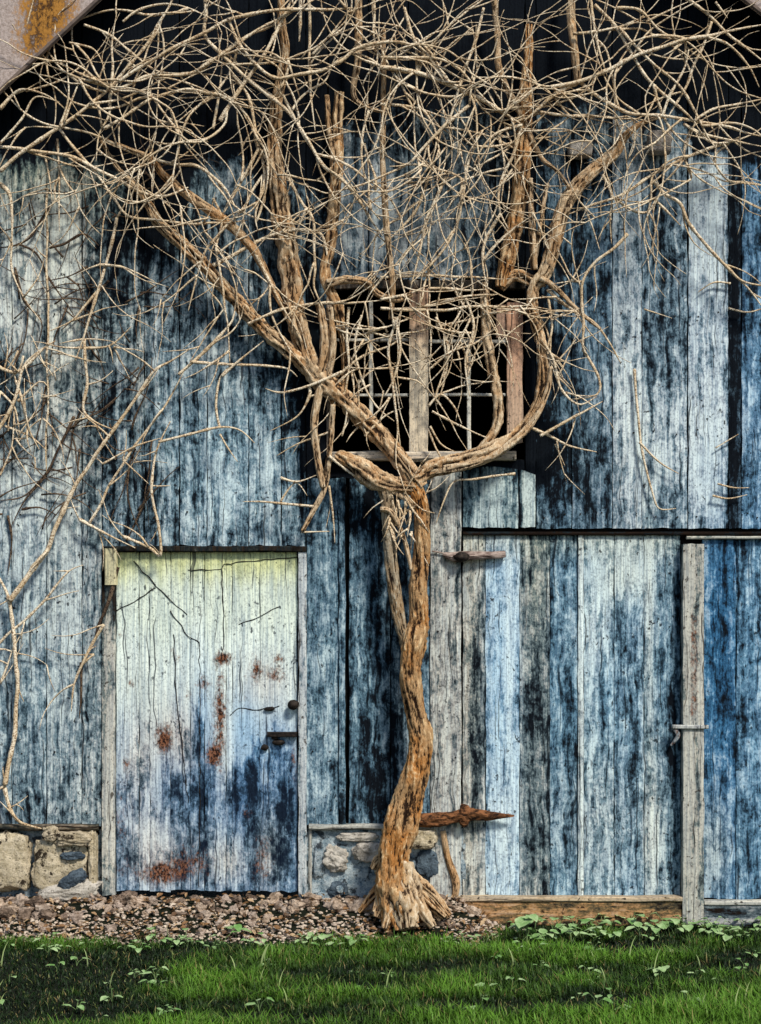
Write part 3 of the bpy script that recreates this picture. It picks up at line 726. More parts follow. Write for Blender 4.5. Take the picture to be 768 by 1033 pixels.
tube(st, P3([(x, y) for x, y, _ in q], .15, 0), [w / S * .74 for *_, w in q], 36, .006, .22, 9.4, 1.2, pale=.35)
st.build('stem', M['grey_bark'], vine, True)

LIMBS = [  # points (px, py[, d]) with widths in photo pixels, pale
    ([(425, 492, .15), (400, 490, .15), (380, 484, .14), (362, 472, .13), (344, 461, .13), (339, 458, .12)], [10, 15, 19, 18, 12, 3], .35),
    ([(424, 492, .15), (412, 474, .15), (395, 452), (372, 428), (350, 406), (326, 385), (302, 362), (268, 334), (238, 303), (212, 274), (186, 248), (160, 224), (149, 205), (137, 188), (118, 168), (102, 142)], [14, 15, 16, 17, 18, 18, 14, 13, 12, 11.5, 11, 10, 8, 5, 4, 3], .4),
    ([(322, 382, .12), (306, 350), (298, 318), (294, 285), (290, 250), (284, 215), (280, 180), (277, 140), (280, 100), (288, 55), (284, 20), (284, -30)], [13, 16, 17, 18, 18, 18, 15, 12, 10, 8, 7, 6], .45),
    ([(345, 398), (349, 370), (346, 338), (340, 308), (331, 288), (328, 272), (334, 240), (338, 200), (340, 160), (341, 120), (343, 93)], [7, 7, 8, 9, 10, 9, 10, 11, 11, 10, 8], .2),
    ([(338, 160), (332, 130), (330, 96)], [7, 6, 5], .35),
    ([(418, 484, .15), (440, 471, .16), (470, 463, .16), (500, 452, .15), (526, 434), (542, 410), (549, 375), (545, 342), (537, 312), (539, 290), (550, 274), (558, 250), (567, 215), (580, 191), (600, 171), (620, 155), (631, 137), (648, 124), (672, 117)], [13, 14, 14, 13, 11, 10, 10, 9, 10, 11, 12, 13, 13, 12, 11, 9, 7, 4, 3], .5),
    ([(424, 478, .16), (450, 474, .17), (485, 465, .17), (515, 448, .16), (538, 425, .15), (552, 395, .14), (556, 370, .13)], [8, 9, 8, 8, 6, 5, 4], .7),
    ([(506, 290), (511, 265), (517, 240), (523, 210), (527, 170), (529, 130), (530, 95), (533, 60), (534, 25)], [10, 14, 14, 14, 14, 14, 11, 8, 6], .12),
    ([(488, 285), (490, 310), (491, 340), (497, 375), (503, 410), (501, 430), (490, 448), (476, 460)], [8, 9, 9, 10, 10, 9, 8, 5], .6),
    ([(104, 140), (132, 151), (152, 160), (167, 178), (190, 197), (215, 214), (238, 232), (258, 255), (275, 290), (295, 330)], [3, 4, 6, 8, 8.5, 9, 9, 8, 6, 4], .3),
    ([(330, 286), (350, 282), (370, 285), (382, 297), (400, 302), (416, 296)], [8, 7.5, 7, 6, 6, 5], .6),
    ([(322, 306), (327, 335), (326, 365), (321, 385)], [7, 8, 8, 7], .55), ([(333, 310), (336, 350), (330, 385)], [6, 6.5, 5], .6),
    ([(325, 384), (320, 405), (317, 430), (320, 460), (326, 492)], [7, 7.5, 7, 6.5, 5], .7), ([(336, 408), (333, 450), (328, 490), (318, 512), (305, 536)], [5, 5.5, 5.5, 5, 3.5], .75),
    ([(576, -20), (576, 15), (579, 45), (583, 82)], [8, 8, 7, 6], .5), ([(361, -20), (362, 20), (361, 60), (357, 95), (370, 108), (392, 114)], [7, 7, 7, 5, 4, 3], .7),
    ([(387, 30), (387, 110), (386, 160), (388, 200), (391, 240), (396, 290), (394, 322)], [4, 5, 5, 6, 6, 6, 4], .7),
    ([(498, -10), (502, 40), (503, 66), (512, 90), (525, 115), (535, 137), (547, 160), (562, 172), (575, 190)], [6, 6, 6, 6, 6, 5, 4, 4, 3], .75),
    ([(535, 180), (537, 230), (539, 272)], [5, 6, 6], .7), ([(552, 185), (546, 222), (540, 262)], [4, 4, 5], .8),
    ([(545, 280), (560, 290), (585, 315), (606, 332)], [6, 5, 4, 3], .7), ([(505, 290), (520, 278), (540, 285), (548, 283)], [8, 10, 11, 9], .4),
    ([(380, 484, .15), (405, 500, .17), (425, 515, .17)], [5, 5, 4], .7), ([(384, 514, .17), (394, 516, .175), (405, 535, .175), (412, 560, .175), (415, 575, .175)], [5, 5, 4, 4, 3], .75),
]
for i, (pts, ws, pale) in enumerate(LIMBS):
    mb = MB(); big = max(ws)
    dd = .10 if big > 9 else .13
    tube(mb, P3(pts, dd, .03, i * 1.7), [w / S / 2 for w in ws], 30 if big > 12 else 20 if big > 7 else 11, .009 if big > 9 else .014, .42 if big > 9 else .28, 30 + i * 2.3, 1.6, pale=pale * .8)
    mb.build('limb', M['bark'], vine, True)

B = [  # traced branches: start width, end width, depth, points
 (5,3,.2,[(0,173),(30,148),(60,128),(90,106),(112,88),(140,55),(170,8),(178,-10)]),(4,2,.21,[(112,88),(80,79),(45,64)]),(3,2,.22,[(112,86),(80,74),(52,57)]),(4,2,.2,[(112,88),(113,45),(118,12)]),
 (4,4,.17,[(0,148),(40,153),(72,158),(100,172),(140,193),(165,198),(190,189)]),(4,4,.16,[(100,138),(130,152),(160,162),(200,168),(225,188),(238,210)]),(4,2,.18,[(0,110),(20,91),(45,95),(58,104)]),
 (3.5,4,.2,[(105,130),(125,118),(150,101),(190,90),(228,98),(250,118),(262,148)]),(4,4,.23,[(120,82),(155,60),(192,40),(230,20),(280,10),(356,8)]),(4,3,.21,[(115,92),(150,76),(192,74),(225,54),(260,30),(288,14),(305,-8)]),
 (3,2.5,.17,[(150,92),(175,127),(190,150),(210,172)]),(3.5,3,.15,[(60,130),(95,172),(115,200),(130,218),(160,222),(192,226),(250,222)]),(5,4,.12,[(-10,180),(8,193),(12,215),(12,245)]),(3,2,.13,[(45,155),(50,180),(53,206)]),(2.5,2,.13,[(58,140),(60,185),(60,234)]),
 (3.5,2,.18,[(112,92),(110,116),(100,136),(97,163)]),(3,2.5,.19,[(0,145),(22,120),(36,98),(60,103)]),(3.5,2.5,.2,[(85,25),(110,35),(135,55),(160,72),(195,74)]),(3,2,.2,[(70,43),(95,50),(106,70)]),(3,2,.2,[(124,22),(140,10),(165,4),(190,8),(220,22)]),
 (4.5,3.5,.2,[(206,-8),(207,36),(225,56),(250,80),(270,96),(290,112),(310,140),(325,166),(341,178),(360,196),(384,222)]),(3.5,3,.19,[(192,77),(225,53),(250,36),(276,25),(292,6)]),(4,4.5,.22,[(230,18),(240,42),(252,58),(266,72),(280,79),(302,75),(325,71),(345,61),(362,48),(395,42),(420,46)]),
 (5,4,.2,[(222,122),(245,86),(265,58),(280,30),(298,-8)]),(4,2.5,.15,[(215,130),(219,108),(223,80),(224,55)]),(3.5,3.5,.18,[(235,75),(250,96),(256,120),(260,146),(272,165),(288,188)]),(4,3,.17,[(262,148),(240,190),(226,215)]),(3.5,3,.17,[(262,150),(267,180),(258,215),(260,232)]),
 (5,5,.14,[(303,-8),(303,20),(302,42)]),(4,3,.17,[(311,-5),(312,60),(314,100),(318,132)]),(3.5,2.5,.2,[(315,55),(335,33),(354,8)]),(4,3,.18,[(377,-5),(377,35),(383,58)]),(3,2.5,.16,[(372,112),(366,135),(365,160),(370,182),(384,196)]),
 (3.5,3,.19,[(285,95),(300,125),(315,150),(332,172),(345,178)]),(3.5,2.5,.15,[(290,60),(296,78),(303,100)]),(6,5,.2,[(384,68),(405,70),(430,76),(455,86),(485,100),(505,112),(527,126)]),(3.5,3,.21,[(384,58),(420,58),(445,60),(465,71),(482,92),(500,111)]),
 (4,3,.2,[(408,8),(418,40),(432,56),(446,76),(470,93),(490,108)]),(3.5,2.5,.19,[(488,8),(480,40),(471,65),(464,86),(455,116),(432,146),(420,190)]),(4,3,.2,[(474,106),(452,124),(430,146),(412,165),(393,168)]),(3.5,3,.17,[(384,105),(410,107),(430,112),(458,122)]),
 (3,2.5,.18,[(398,66),(412,100),(430,130),(438,146)]),(3,2.5,.18,[(420,50),(421,90),(428,112)]),(3.5,2.5,.18,[(527,126),(502,134),(486,150),(478,168)]),(4,3,.16,[(525,130),(518,156),(508,176),(503,196),(505,215),(513,231)]),(3.5,2.5,.17,[(480,146),(472,166),(468,196),(464,215)]),
 (4,2.5,.17,[(466,180),(464,215),(452,245),(432,270),(414,286)]),(5,3.5,.21,[(555,88),(585,82),(615,70),(650,53),(690,40),(716,36),(742,30),(775,24)]),(6,4,.19,[(585,82),(560,95),(545,108),(529,122)]),(4.5,3,.2,[(585,82),(600,95),(625,110),(640,115),(670,117),(700,122),(735,128),(775,139)]),
 (3.5,3,.17,[(545,113),(575,117),(610,118),(640,121)]),(3.5,3,.19,[(596,-6),(602,40),(607,60),(613,78)]),(4,3.5,.2,[(600,5),(620,25),(635,50),(650,75),(665,91),(690,112),(702,124)]),(3.5,2.5,.21,[(625,28),(640,45),(660,65),(685,86),(700,110),(714,138),(722,148)]),
 (3.5,3,.19,[(578,34),(600,32),(625,27),(652,20)]),(3.5,2.5,.2,[(622,8),(645,10),(665,30),(685,40),(702,40)]),(4,3,.2,[(690,-4),(715,15),(735,35),(755,50),(775,66)]),(3.5,2.5,.22,[(715,38),(735,45),(755,66),(766,88)]),(3,2,.18,[(692,40),(692,60),(698,76),(703,96)]),
 (3.5,3,.2,[(718,22),(710,45),(700,66),(693,86),(682,105),(674,118)]),(3.5,3,.2,[(700,122),(720,110),(745,105),(775,99)]),(3.5,2.5,.18,[(690,125),(710,135),(740,142),(775,149)]),(4,3.5,.17,[(746,140),(720,148),(690,160),(655,178),(622,199),(600,206),(574,216)]),
 (3.5,2.5,.16,[(697,130),(690,155),(697,181),(672,181)]),(3,2.5,.17,[(735,145),(722,156),(722,166),(735,182),(775,188)]),(3,2,.17,[(640,120),(640,146),(634,160)]),(3.5,3,.2,[(668,118),(676,96),(690,70),(695,50)]),(3,2.5,.21,[(652,22),(672,12),(694,2)]),(4,3,.2,[(722,2),(734,18)]),
 (3.5,2.5,.14,[(608,176),(617,197),(617,246)]),(3.5,3,.14,[(617,198),(640,213),(655,213),(664,200)]),(4.5,3.5,.13,[(656,178),(670,195),(686,205),(695,225),(715,250),(735,271),(750,284),(775,289)]),(3.5,2.5,.12,[(735,272),(755,291),(775,318)]),(3.5,2.5,.14,[(660,201),(687,228)]),
 (4,3,.13,[(633,236),(620,250),(600,265),(588,284),(588,350),(593,358)]),(3,2.5,.13,[(588,284),(576,284),(560,286)]),(4.5,2.5,.13,[(552,292),(576,311),(600,326),(615,346),(626,366)]),(3.5,2.5,.12,[(588,352),(604,381),(602,398),(576,403)]),(3,2,.035,[(650,312),(678,321)]),(3,2,.035,[(737,286),(720,285),(704,295)]),(3,2.5,.035,[(735,311),(755,315),(775,309)]),
 (3,2.5,.13,[(590,210),(598,230),(605,252)]),(3.5,2.5,.035,[(640,372),(644,420),(648,456),(658,496),(665,513),(682,513)]),(3,2.2,.035,[(645,446),(665,466),(685,478)]),(2.5,2,.035,[(722,452),(745,438)]),(2.5,2,.035,[(724,488),(740,492),(756,492)]),(2.5,2,.035,[(719,500),(735,503),(754,499)]),
 (4,3,.12,[(537,432),(555,440),(575,450),(602,456)]),(4,3,.13,[(545,440),(575,423),(608,405)]),(3.5,3,.13,[(546,342),(558,362),(566,392),(584,408),(602,400)]),(3,2.5,.12,[(553,300),(557,330),(552,356),(561,372)]),(3,2,.12,[(560,448),(570,470)]),
 (3.5,3,.15,[(432,180),(418,215),(400,235),(382,251)]),(4,3,.16,[(450,178),(430,222),(422,260),(414,292)]),(4,3,.15,[(505,216),(490,242),(487,265),(492,292)]),(3.5,3,.12,[(384,280),(440,278),(500,281)]),(3.5,3,.13,[(395,312),(435,308),(470,299),(502,297)]),
 (3.5,3,.13,[(432,291),(490,292)]),(4,3,.14,[(384,311),(412,313),(450,313),(490,309),(532,308)]),(3,2.5,.13,[(434,331),(462,325),(500,314)]),(3,2.5,.14,[(432,270),(433,318)]),(4,3,.14,[(384,302),(410,297),(432,288)]),
 (5,3.5,.14,[(215,268),(250,249),(275,237),(300,232),(322,235),(329,250),(331,268)]),(4,3,.15,[(255,250),(270,280),(286,311),(302,337)]),(3.5,3,.15,[(250,327),(285,312),(312,307),(350,306),(386,303)]),(4,3,.13,[(224,380),(240,365),(266,344)]),(4,2.5,.13,[(180,378),(205,356),(228,332),(236,318),(240,282)]),
 (3,2.5,.15,[(215,200),(224,222),(218,250),(225,290),(230,330),(232,366)]),(3.5,2.5,.16,[(266,176),(246,210),(230,226),(206,256),(196,290),(190,314)]),(3.5,3,.15,[(290,178),(305,205),(316,222),(317,252),(317,290),(326,310)]),(4,3,.16,[(342,176),(365,206),(386,238)]),
 (3,2.5,.12,[(332,490),(336,520),(338,548)]),(3,2.5,.13,[(304,537),(333,536)]),(3.5,2.5,.12,[(318,511),(285,508),(245,506)]),(3,2,.12,[(332,436),(300,448),(279,460)]),(3,2,.12,[(283,482),(300,486),(320,479)]),(3,2,.12,[(283,506),(298,487),(310,500)]),(3.5,2,.13,[(312,390),(312,400),(300,420),(272,435)]),
 (4,2.5,.14,[(345,375),(315,388),(285,396),(268,392)]),(4,3,.14,[(332,460),(352,476),(378,494)]),(3.5,3,.13,[(192,365),(240,368),(290,372),(300,380)]),(3.5,2.5,.12,[(160,446),(192,438),(222,431),(242,434),(257,447)]),(3.5,3,.12,[(222,432),(218,410),(222,382),(234,368)]),(3,2,.12,[(222,438),(230,452),(240,466)]),
 (3,2.5,.13,[(432,432),(450,470),(415,500),(408,520)][:2]),(3,2.5,.14,[(520,478),(490,495),(470,510),(452,535)][0:1]+[(458,486),(448,505),(440,528)]),
 (4,3,.13,[(352,310),(350,340),(352,372),(347,400)]),(3.5,3,.13,[(402,320),(392,350),(396,385),(400,420),(404,450)]),(3,2.5,.13,[(365,318),(358,350),(366,385),(380,410),(398,425)]),(3,2.5,.13,[(440,320),(452,350),(448,385),(440,410)]),(3,2,.13,[(436,415),(455,425),(480,437),(505,447)]),
 (3,2.5,.13,[(432,410),(445,398),(458,410),(466,428)]),(3,2,.13,[(434,430),(445,448),(460,456)]),(3.5,3,.13,[(398,320),(404,350),(398,380),(388,400)]),(3.5,2.5,.13,[(340,380),(365,360),(395,348),(412,335)]),(3,2.5,.13,[(336,330),(360,338),(390,330),(412,322)]),(3,2.5,.13,[(434,372),(455,355),(480,346),(500,330)]),(3.5,2.5,.13,[(470,300),(478,330),(470,360),(474,400)]),
 (3,2,.13,[(368,440),(388,420),(405,412)]),(3,2,.13,[(345,440),(350,418),(347,400)]),
]
LB = [
 (6,4,.07,[(5,792),(15,742),(18,690),(14,640),(9,605),(-8,572)]),(7,3,.08,[(10,606),(48,555),(62,520),(76,490),(110,440),(141,396),(156,374),(192,352)]),(5,4,.06,[(4,792),(10,815),(20,829),(42,836)]),(3.5,2.5,.06,[(-6,655),(25,626),(45,606),(70,576),(84,570)]),(3.5,2.5,.07,[(90,528),(110,490),(135,451),(165,412),(186,374)]),
 (3,2.5,.07,[(104,468),(135,451),(162,442)]),(4,2.5,.07,[(80,524),(110,540),(137,553)]),(3.5,3.5,.08,[(124,541),(150,552),(162,560),(160,530),(153,490),(158,455),(172,425)]),(3,2,.07,[(124,464),(150,488)]),(5,3.5,.09,[(-6,440),(8,418),(16,400),(25,368),(48,348)]),(4.5,3,.09,[(-6,368),(18,375),(45,351),(56,344)]),
 (4,3,.08,[(118,220),(110,256),(100,290),(90,322),(84,342),(76,364)]),(3.5,2.5,.08,[(78,351),(110,349),(132,330)]),(3.5,2.5,.08,[(100,292),(72,324),(50,334)]),(3,2,.08,[(115,350),(131,382)]),(4,3,.07,[(85,342),(88,388),(84,412),(95,425),(116,434)]),(2.8,2.5,.05,[(48,190),(47,260),(48,380),(47,476)]),
 (3,2,.06,[(12,245),(12,272),(24,300),(42,325)]),(4,2.5,.1,[(100,267),(125,270),(156,284)]),(3.5,2.5,.08,[(16,384),(28,430),(40,454)]),(4,3,.07,[(105,630),(86,664),(75,690),(72,718)]),(3,2,.06,[(95,660),(82,672),(78,685)]),(3.5,2.5,.07,[(0,395),(15,412),(20,440)]),(3,2,.07,[(18,405),(40,385),(50,392)]),(3,2,.07,[(0,480),(12,450),(14,415)]),
 (3,2,.07,[(5,430),(30,440),(48,455)]),(3.5,2.5,.06,[(0,690),(8,670),(14,650)]),
]
DARK = [
 (3,2.5,.03,[(50,208),(30,240),(14,248),(-5,250)]),(3,2,.03,[(18,246),(36,255),(46,275),(47,300)]),(3,2,.03,[(15,270),(25,305),(42,325),(38,350)]),(3.5,3,.03,[(50,250),(65,246),(84,236),(100,248)]),(3.5,2.5,.03,[(110,283),(90,305),(62,333)]),(3,2,.03,[(48,476),(25,500),(0,505)]),(3.5,2.5,.03,[(75,420),(58,455),(46,480),(25,505),(12,530)]),(3,2,.03,[(22,514),(40,512),(58,520)]),
 (5,4,.03,[(119,572),(110,606),(100,630),(95,648)]),(4,3,.03,[(82,668),(82,700),(80,725)]),(3,2,.03,[(-5,445),(14,430),(30,420)]),(4,3,.02,[(152,490),(140,520),(128,545)]),(3.5,2,.02,[(8,520),(12,545),(8,580)]),(3,2,.02,[(88,400),(75,430),(66,470)]),
]
def traced(lst, parent, mtl, maxparts, twmb, name='branch'):
    order = sorted(range(len(lst)), key=lambda i: -lst[i][0] * len(lst[i][3]))
    keep = set(order[:maxparts])
    for i, (w0, w1, d, pts) in enumerate(lst):
        mb = MB() if i in keep else twmb
        n = len(pts); q = []
        for j, p in enumerate(pts):
            q.append(at(p[0], p[1], d + min(.03, d * .25) * nz(p[0] * .013 + i, p[1] * .013, i * 1.3)))
        # small kinks between the traced points
        qq = [q[0]]
        for a, b in zip(q, q[1:]):
            L = (b - a).length
            k = max(1, int(L / .09))
            for t in range(1, k): 
                m_ = a.lerp(b, t / k); qq.append(m_ + Vector((rnd(-1, 1), rnd(-1, 1), rnd(-1, 1))) * .007)
            qq.append(b)
        ws = [(w0 + (w1 - w0) * t / (len(qq) - 1)) / S / 2 * .80 for t in range(len(qq))]
        ws[-1] *= .35; ws[-2] *= .8
        tube(mb, qq, ws, 7, .016, .0, i * 1.1, 0, pale=.85, knots=.45)
        if i in keep: mb.build(name, mtl, parent, True)

def grow(mb, p, ang, length, w, d, depth=0, up=0.):
    """a wandering twig in the plane of the wall with side shoots"""
    pts = [at(p[0], p[1], d)]; x, y = p; a = ang; n = max(3, int(length / 11)); ws = [w]
    cur = random.choice((-1, 1)) * rnd(.05, .20)
    for i in range(n):
        a += cur + rnd(-.12, .12)
        if random.random() < .14: cur = -cur * rnd(.6, 1.3) - up * math.cos(a) * .03
        if random.random() < .10: a += rnd(-.5, .5)
        x += math.cos(a) * length / n; y -= math.sin(a) * length / n; d = max(.03, d + rnd(-.018, .018))
        pts.append(at(x, y, d)); ws.append(w * (1 - .75 * (i + 1) / n))
        if depth < 2 and random.random() < (.13 if depth == 0 else .05):
            grow(mb, (x, y), a + random.choice((-1, 1)) * rnd(.35, .9), length * rnd(.4, .8), w * .75, d, depth + 1)
    tube(mb, pts, [v / S / 2 for v in ws], 5, .025, 0, x, 0, knots=.5)

tw = MB()
traced(B, vine, M['twig'], 98, tw)
HUBS = [((112, 88), 18, 95, .2), ((62, 130), 12, 80, .18), ((100, 140), 9, 70, .17), ((222, 60), 12, 90, .2), ((262, 148), 10, 90, .17), ((270, 90), 10, 90, .19), ((340, 175), 8, 60, .16), ((362, 60), 9, 90, .19), ((460, 110), 17, 80, .18), ((440, 130), 11, 80, .17),
        ((528, 120), 18, 75, .19), ((525, 95), 10, 60, .19), ((585, 82), 20, 80, .19), ((545, 110), 14, 60, .18), ((607, 100), 10, 70, .17), ((698, 124), 18, 80, .18), ((660, 115), 10, 60, .17), ((640, 50), 10, 80, .2), ((700, 40), 8, 80, .2), ((30, 148), 10, 70, .16),
        ((480, 150), 9, 80, .16), ((420, 30), 10, 90, .2), ((320, 130), 8, 70, .18), ((170, 10), 8, 80, .2), ((400, 70), 8, 70, .19), ((470, 200), 7, 70, .15), ((440, 220), 6, 70, .15), ((495, 260), 10, 45, .14), ((545, 280), 12, 45, .13)]
SRC = []
for (w0, w1, d, pts) in B:
    for a, b in zip(pts, pts[1:]):
        L = math.hypot(b[0] - a[0], b[1] - a[1]); k = max(1, int(L / 6))
        for t in range(k): SRC.append((a[0] + (b[0] - a[0]) * t / k, a[1] + (b[1] - a[1]) * t / k, d, math.atan2(a[1] - b[1], b[0] - a[0])))
def from_branch(mb, cx, cy, rad, L, w, depth=0, ang=None):
    """a twig that leaves one of the traced branches near cx,cy"""
    near = [q for q in SRC if (q[0] - cx) ** 2 + (q[1] - cy) ** 2 < rad * rad]
    if not near: return
    x, y, d, a = random.choice(near)
    grow(mb, (x, y), (a + random.choice((0, 3.14159)) + random.choice((-1, 1)) * rnd(.25, .95)) if ang is None else ang, L, w, d, depth)
for (hx, hy), cnt, L, d in HUBS:
    for k in range(int(cnt * .42 + .5)):
        from_branch(tw, hx, hy, 60, L * rnd(1.0, 2.9), rnd(1.6, 2.8))
# short side shoots along the traced branches
for (w0, w1, d, pts) in B:
    for a, b in zip(pts, pts[1:]):
        L = math.hypot(b[0] - a[0], b[1] - a[1])
        up_ = 1. if a[1] < 300 else .45
        if 320 < a[0] < 530 and 290 < a[1] < 460: up_ = .9
        for k in range(int(L / 60 * up_ + random.random() * .7)):
            t = random.random(); base_a = math.atan2(a[1] - b[1], b[0] - a[0])
            grow(tw, (a[0] + (b[0] - a[0]) * t, a[1] + (b[1] - a[1]) * t), base_a + random.choice((-1, 1)) * rnd(.35, .9), rnd(24, 100), rnd(1.3, 2.1), d, 1)
# tangle in the loft window, around the fork and on the right of it
for k in range(36):
    from_branch(tw, rnd(340, 505), rnd(292, 410), 30, rnd(40, 130), rnd(1.6, 2.5), 1, random.choice((rnd(-.4, .4), rnd(1.2, 1.9), rnd(-1.9, -1.2), rnd(2.8, 3.5))))
for k in range(20):
    grow(tw, (rnd(340, 400), rnd(330, 430)), rnd(0, 6.28), rnd(20, 50), rnd(1.6, 2.6), rnd(.08, .13), 1)
for k in range(26):
    grow(tw, (rnd(392, 416), rnd(495, 540)), rnd(-2.2, -.9) if k % 3 else rnd(.5, 2.4), rnd(18, 45), rnd(1.8, 3.2), .17 + rnd(0, .02), 1)
for k in range(20):
    from_branch(tw, rnd(536, 590), rnd(290, 430), 30, rnd(20, 70), rnd(1.5, 2.4), 1)
for k in range(18):
    from_branch(tw, rnd(190, 320), rnd(180, 350), 40, rnd(40, 110), rnd(1.7, 2.8))
for k in range(16):
    from_branch(tw, rnd(385, 520), rnd(160, 270), 40, rnd(50, 120), rnd(1.8, 3.0), 1, rnd(-2.1, -1.0) if k % 2 else rnd(1, 2.2))
two = tw.build('twigs', M['twig'], vine, True); two['kind'] = 'stuff'

lv = empty('wall_creeper', at(20, 830, .06), 'thin dry creeper climbing the grey boards left of the small door', 'creeper')
WORLD[lv.name] = Vector(lv.location)
lt = MB(); traced(LB, lv, M['twig'], 60, lt, 'stem')
for (w0, w1, d, pts) in LB:
    for a, b in zip(pts, pts[1:]):
        if random.random() < .8:
            grow(lt, a, rnd(0, 6.28), rnd(15, 65), rnd(1.5, 2.3), d, 1)
for k in range(16): grow(lt, (rnd(0, 60), rnd(340, 450)), rnd(0, 6.28), rnd(20, 60), rnd(1.6, 2.6), .08, 1)
o = lt.build('twigs', M['twig'], lv, True); o['kind'] = 'stuff'
dk = MB(); traced(DARK, lv, M['dark_twig'], 60, dk, 'dark_stem')
for k in range(80): grow(dk, (rnd(-5, 160), rnd(165, 540)), rnd(0, 6.28), rnd(25, 90), rnd(1.4, 2.4), .022, 1)
o = dk.build('dark_twigs', M['dark_twig'], lv, True); o['kind'] = 'stuff'

# ================================================================== GROUND
def rubble_edge(x): return .40 + .07 * nz(x * 2.5, 7.7) - .28 * sm(.45, .66, x)
g = MB()
xs = [-400, -60, -12, -5] + [-4 + .05 * i for i in range(161)] + [5, 12, 60, 400]
ys = [400, 40, 8, .1] + [-.05 * i for i in range(0, 70)] + [-4, -6, -9, -20, -80, -400]
def bank(x, d):
    """height of the stony bank at the foot of the wall"""
    edge = sm(.62, .38, x)                     # ends right of the trunk
    k = sm(.42 + .05 * nz(x * 2.2, 1), .0, d)
    return GZ + edge * (.135 * k + .015 * nz(x * 9, d * 9) * k)
for y in ys:
    for x in xs:
        d = -y
        z = bank(x, max(d, 0)) if d > -.2 else GZ
        if 0.3 < d < 4 and abs(x) < 4: z += .018 * nz(x * 2.1, d * 3.3)
        g.vert((x, y, z), rust=(sm(.14, .24, d) * sm(rubble_edge(x) + .05, rubble_edge(x) - .02, d) if -2.8 < x < .75 else 0.))
nxs = len(xs)
for j in range(len(ys) - 1):
    for i in range(nxs - 1):
        a = j * nxs + i; g.f.append((a, a + nxs, a + nxs + 1, a + 1))
gr = g.build('ground', M['soil'], None, True); gr['kind'] = 'structure'

# pebbles: one mass of small stones
def rubble_edge(x): return .40 + .07 * nz(x * 2.5, 7.7) - .28 * sm(.45, .66, x)
pb = MB()
import bmesh
def ico(sub):
    bm = bmesh.new(); bmesh.ops.create_icosphere(bm, subdivisions=sub, radius=1)
    r = ([v.co.copy() for v in bm.verts], [tuple(v.index for v in f.verts) for f in bm.faces]); bm.free(); return r
IV, IF = ico(2)
def pebble(mb, c, r, seed):
    base = len(mb.v); ph = rnd(0, 6.28); sx, sy, sz = rnd(.8, 1.5), rnd(.7, 1.1), rnd(.45, .8); cs, sn = math.cos(ph), math.sin(ph); pv = random.random()
    for v in IV:
        k = 1 + .38 * noise.noise(v * 1.2 + Vector((seed, seed * .7, 0)))
        x, y, z = v.x * sx * k, v.y * sy * k, v.z * sz * k
        mb.vert((c[0] + (x * cs - y * sn) * r, c[1] + (x * sn + y * cs) * r, c[2] + z * r), pid=pv)
    for f in IF: mb.f.append(tuple(base + i for i in f))
for k in range(7600):
    x = rnd(-2.6, .72); d = rnd(.02, .52)
    if d > rubble_edge(x) + rnd(-.05, .06): continue
    if abs(x - .11) < .13 and d < .4 and random.random() < .6: continue
    if d < .20 and random.random() < .70: continue
    r = rnd(.004, .0105) * (1.3 if d < .2 else 1.)
    pebble(pb, (x, -d, bank(x, d) + r * .3), r, k * .37)
pe = pb.build('pebbles', M['pebble'], None, True)
tag(pe, 'loose tan and pink pebbles strewn along the foot of the barn wall', 'gravel', kind='stuff')
lf = MB()
for k in range(1500):
    x = rnd(-2.4, .66); d = rnd(.02, .46)
    if d > rubble_edge(x) + .03: continue
    z = bank(x, d) + rnd(.008, .03); ph = rnd(0, 6.28); L = rnd(.008, .022); W = L * rnd(.35, .6); Rm = Matrix.Rotation(ph, 3, 'Z') @ Matrix.Rotation(rnd(-.7, .7), 3, 'X') @ Matrix.Rotation(rnd(-.5, .5), 3, 'Y')
    c = random.choice(((.20, .11, .05), (.30, .19, .10), (.12, .07, .04), (.42, .30, .18)))
    i0 = [lf.vert(Vector((x, -d, z)) + Rm @ Vector(q), paint=c, wear=1.) for q in ((-L, 0, 0), (-L * .3, W, L * .3), (L * .5, W * .7, L * .25), (L, 0, -L * .1), (L * .4, -W * .8, L * .3), (-L * .4, -W, L * .2), (0, 0, 0))]
    for a_, b_ in ((0, 1), (1, 2), (2, 3), (3, 4), (4, 5), (5, 0)): lf.f.append((i0[a_], i0[b_], i0[6]))
M['litter'] = leaf_material('dry_leaves', (.25, .25, .2), (1., 1., 1.), .1)
lo = lf.build('leaf_litter', M['litter']); tag(lo, 'dry brown leaf litter scattered over the rubble', 'leaf litter', kind='stuff')
# larger lumps of rubble, each its own
protos = []
for k in range(6):
    mb = MB(); stone_mesh(mb, (0, 0, 0), (1, .8, (.62, .5, .7)[k % 3]), 40.3 + k * 3.7, 4, .30, 1., .5, rug=.05); o = mb.build('rubble_stone', M[('rubble', 'rubble_dark', 'rubble_pale')[k % 3]], None, True); protos.append(o)
used = set(); cnt = 0
spots = []
while cnt < 285:
    x = rnd(-2.35, .56); d = abs(random.gauss(.0, .15)) + .02
    if d > rubble_edge(x) - .05: continue
    if -.05 < x < .25 and .12 < d < .4: continue
    s = (rnd(.013, .030) if random.random() < .80 else rnd(.030, .052)) * (1.0 if d < .2 else .72)
    k = random.randrange(6)
    o = protos[k] if k not in used else protos[k].copy()
    if k in used: col.objects.link(o)
    used.add(k)
    o.location = (x, -d, bank(x, d) + s * .22); o.scale = (s * rnd(.8, 1.35), s, s * rnd(.75, 1.1)); o.rotation_euler = (rnd(-.5, .5), rnd(-.5, .5), rnd(0, 6.28))
    tag(o, 'rough tan stone lying in the rubble strip at the foot of the wall', 'stone', 'rubble stones at the foot of the wall')
    cnt += 1

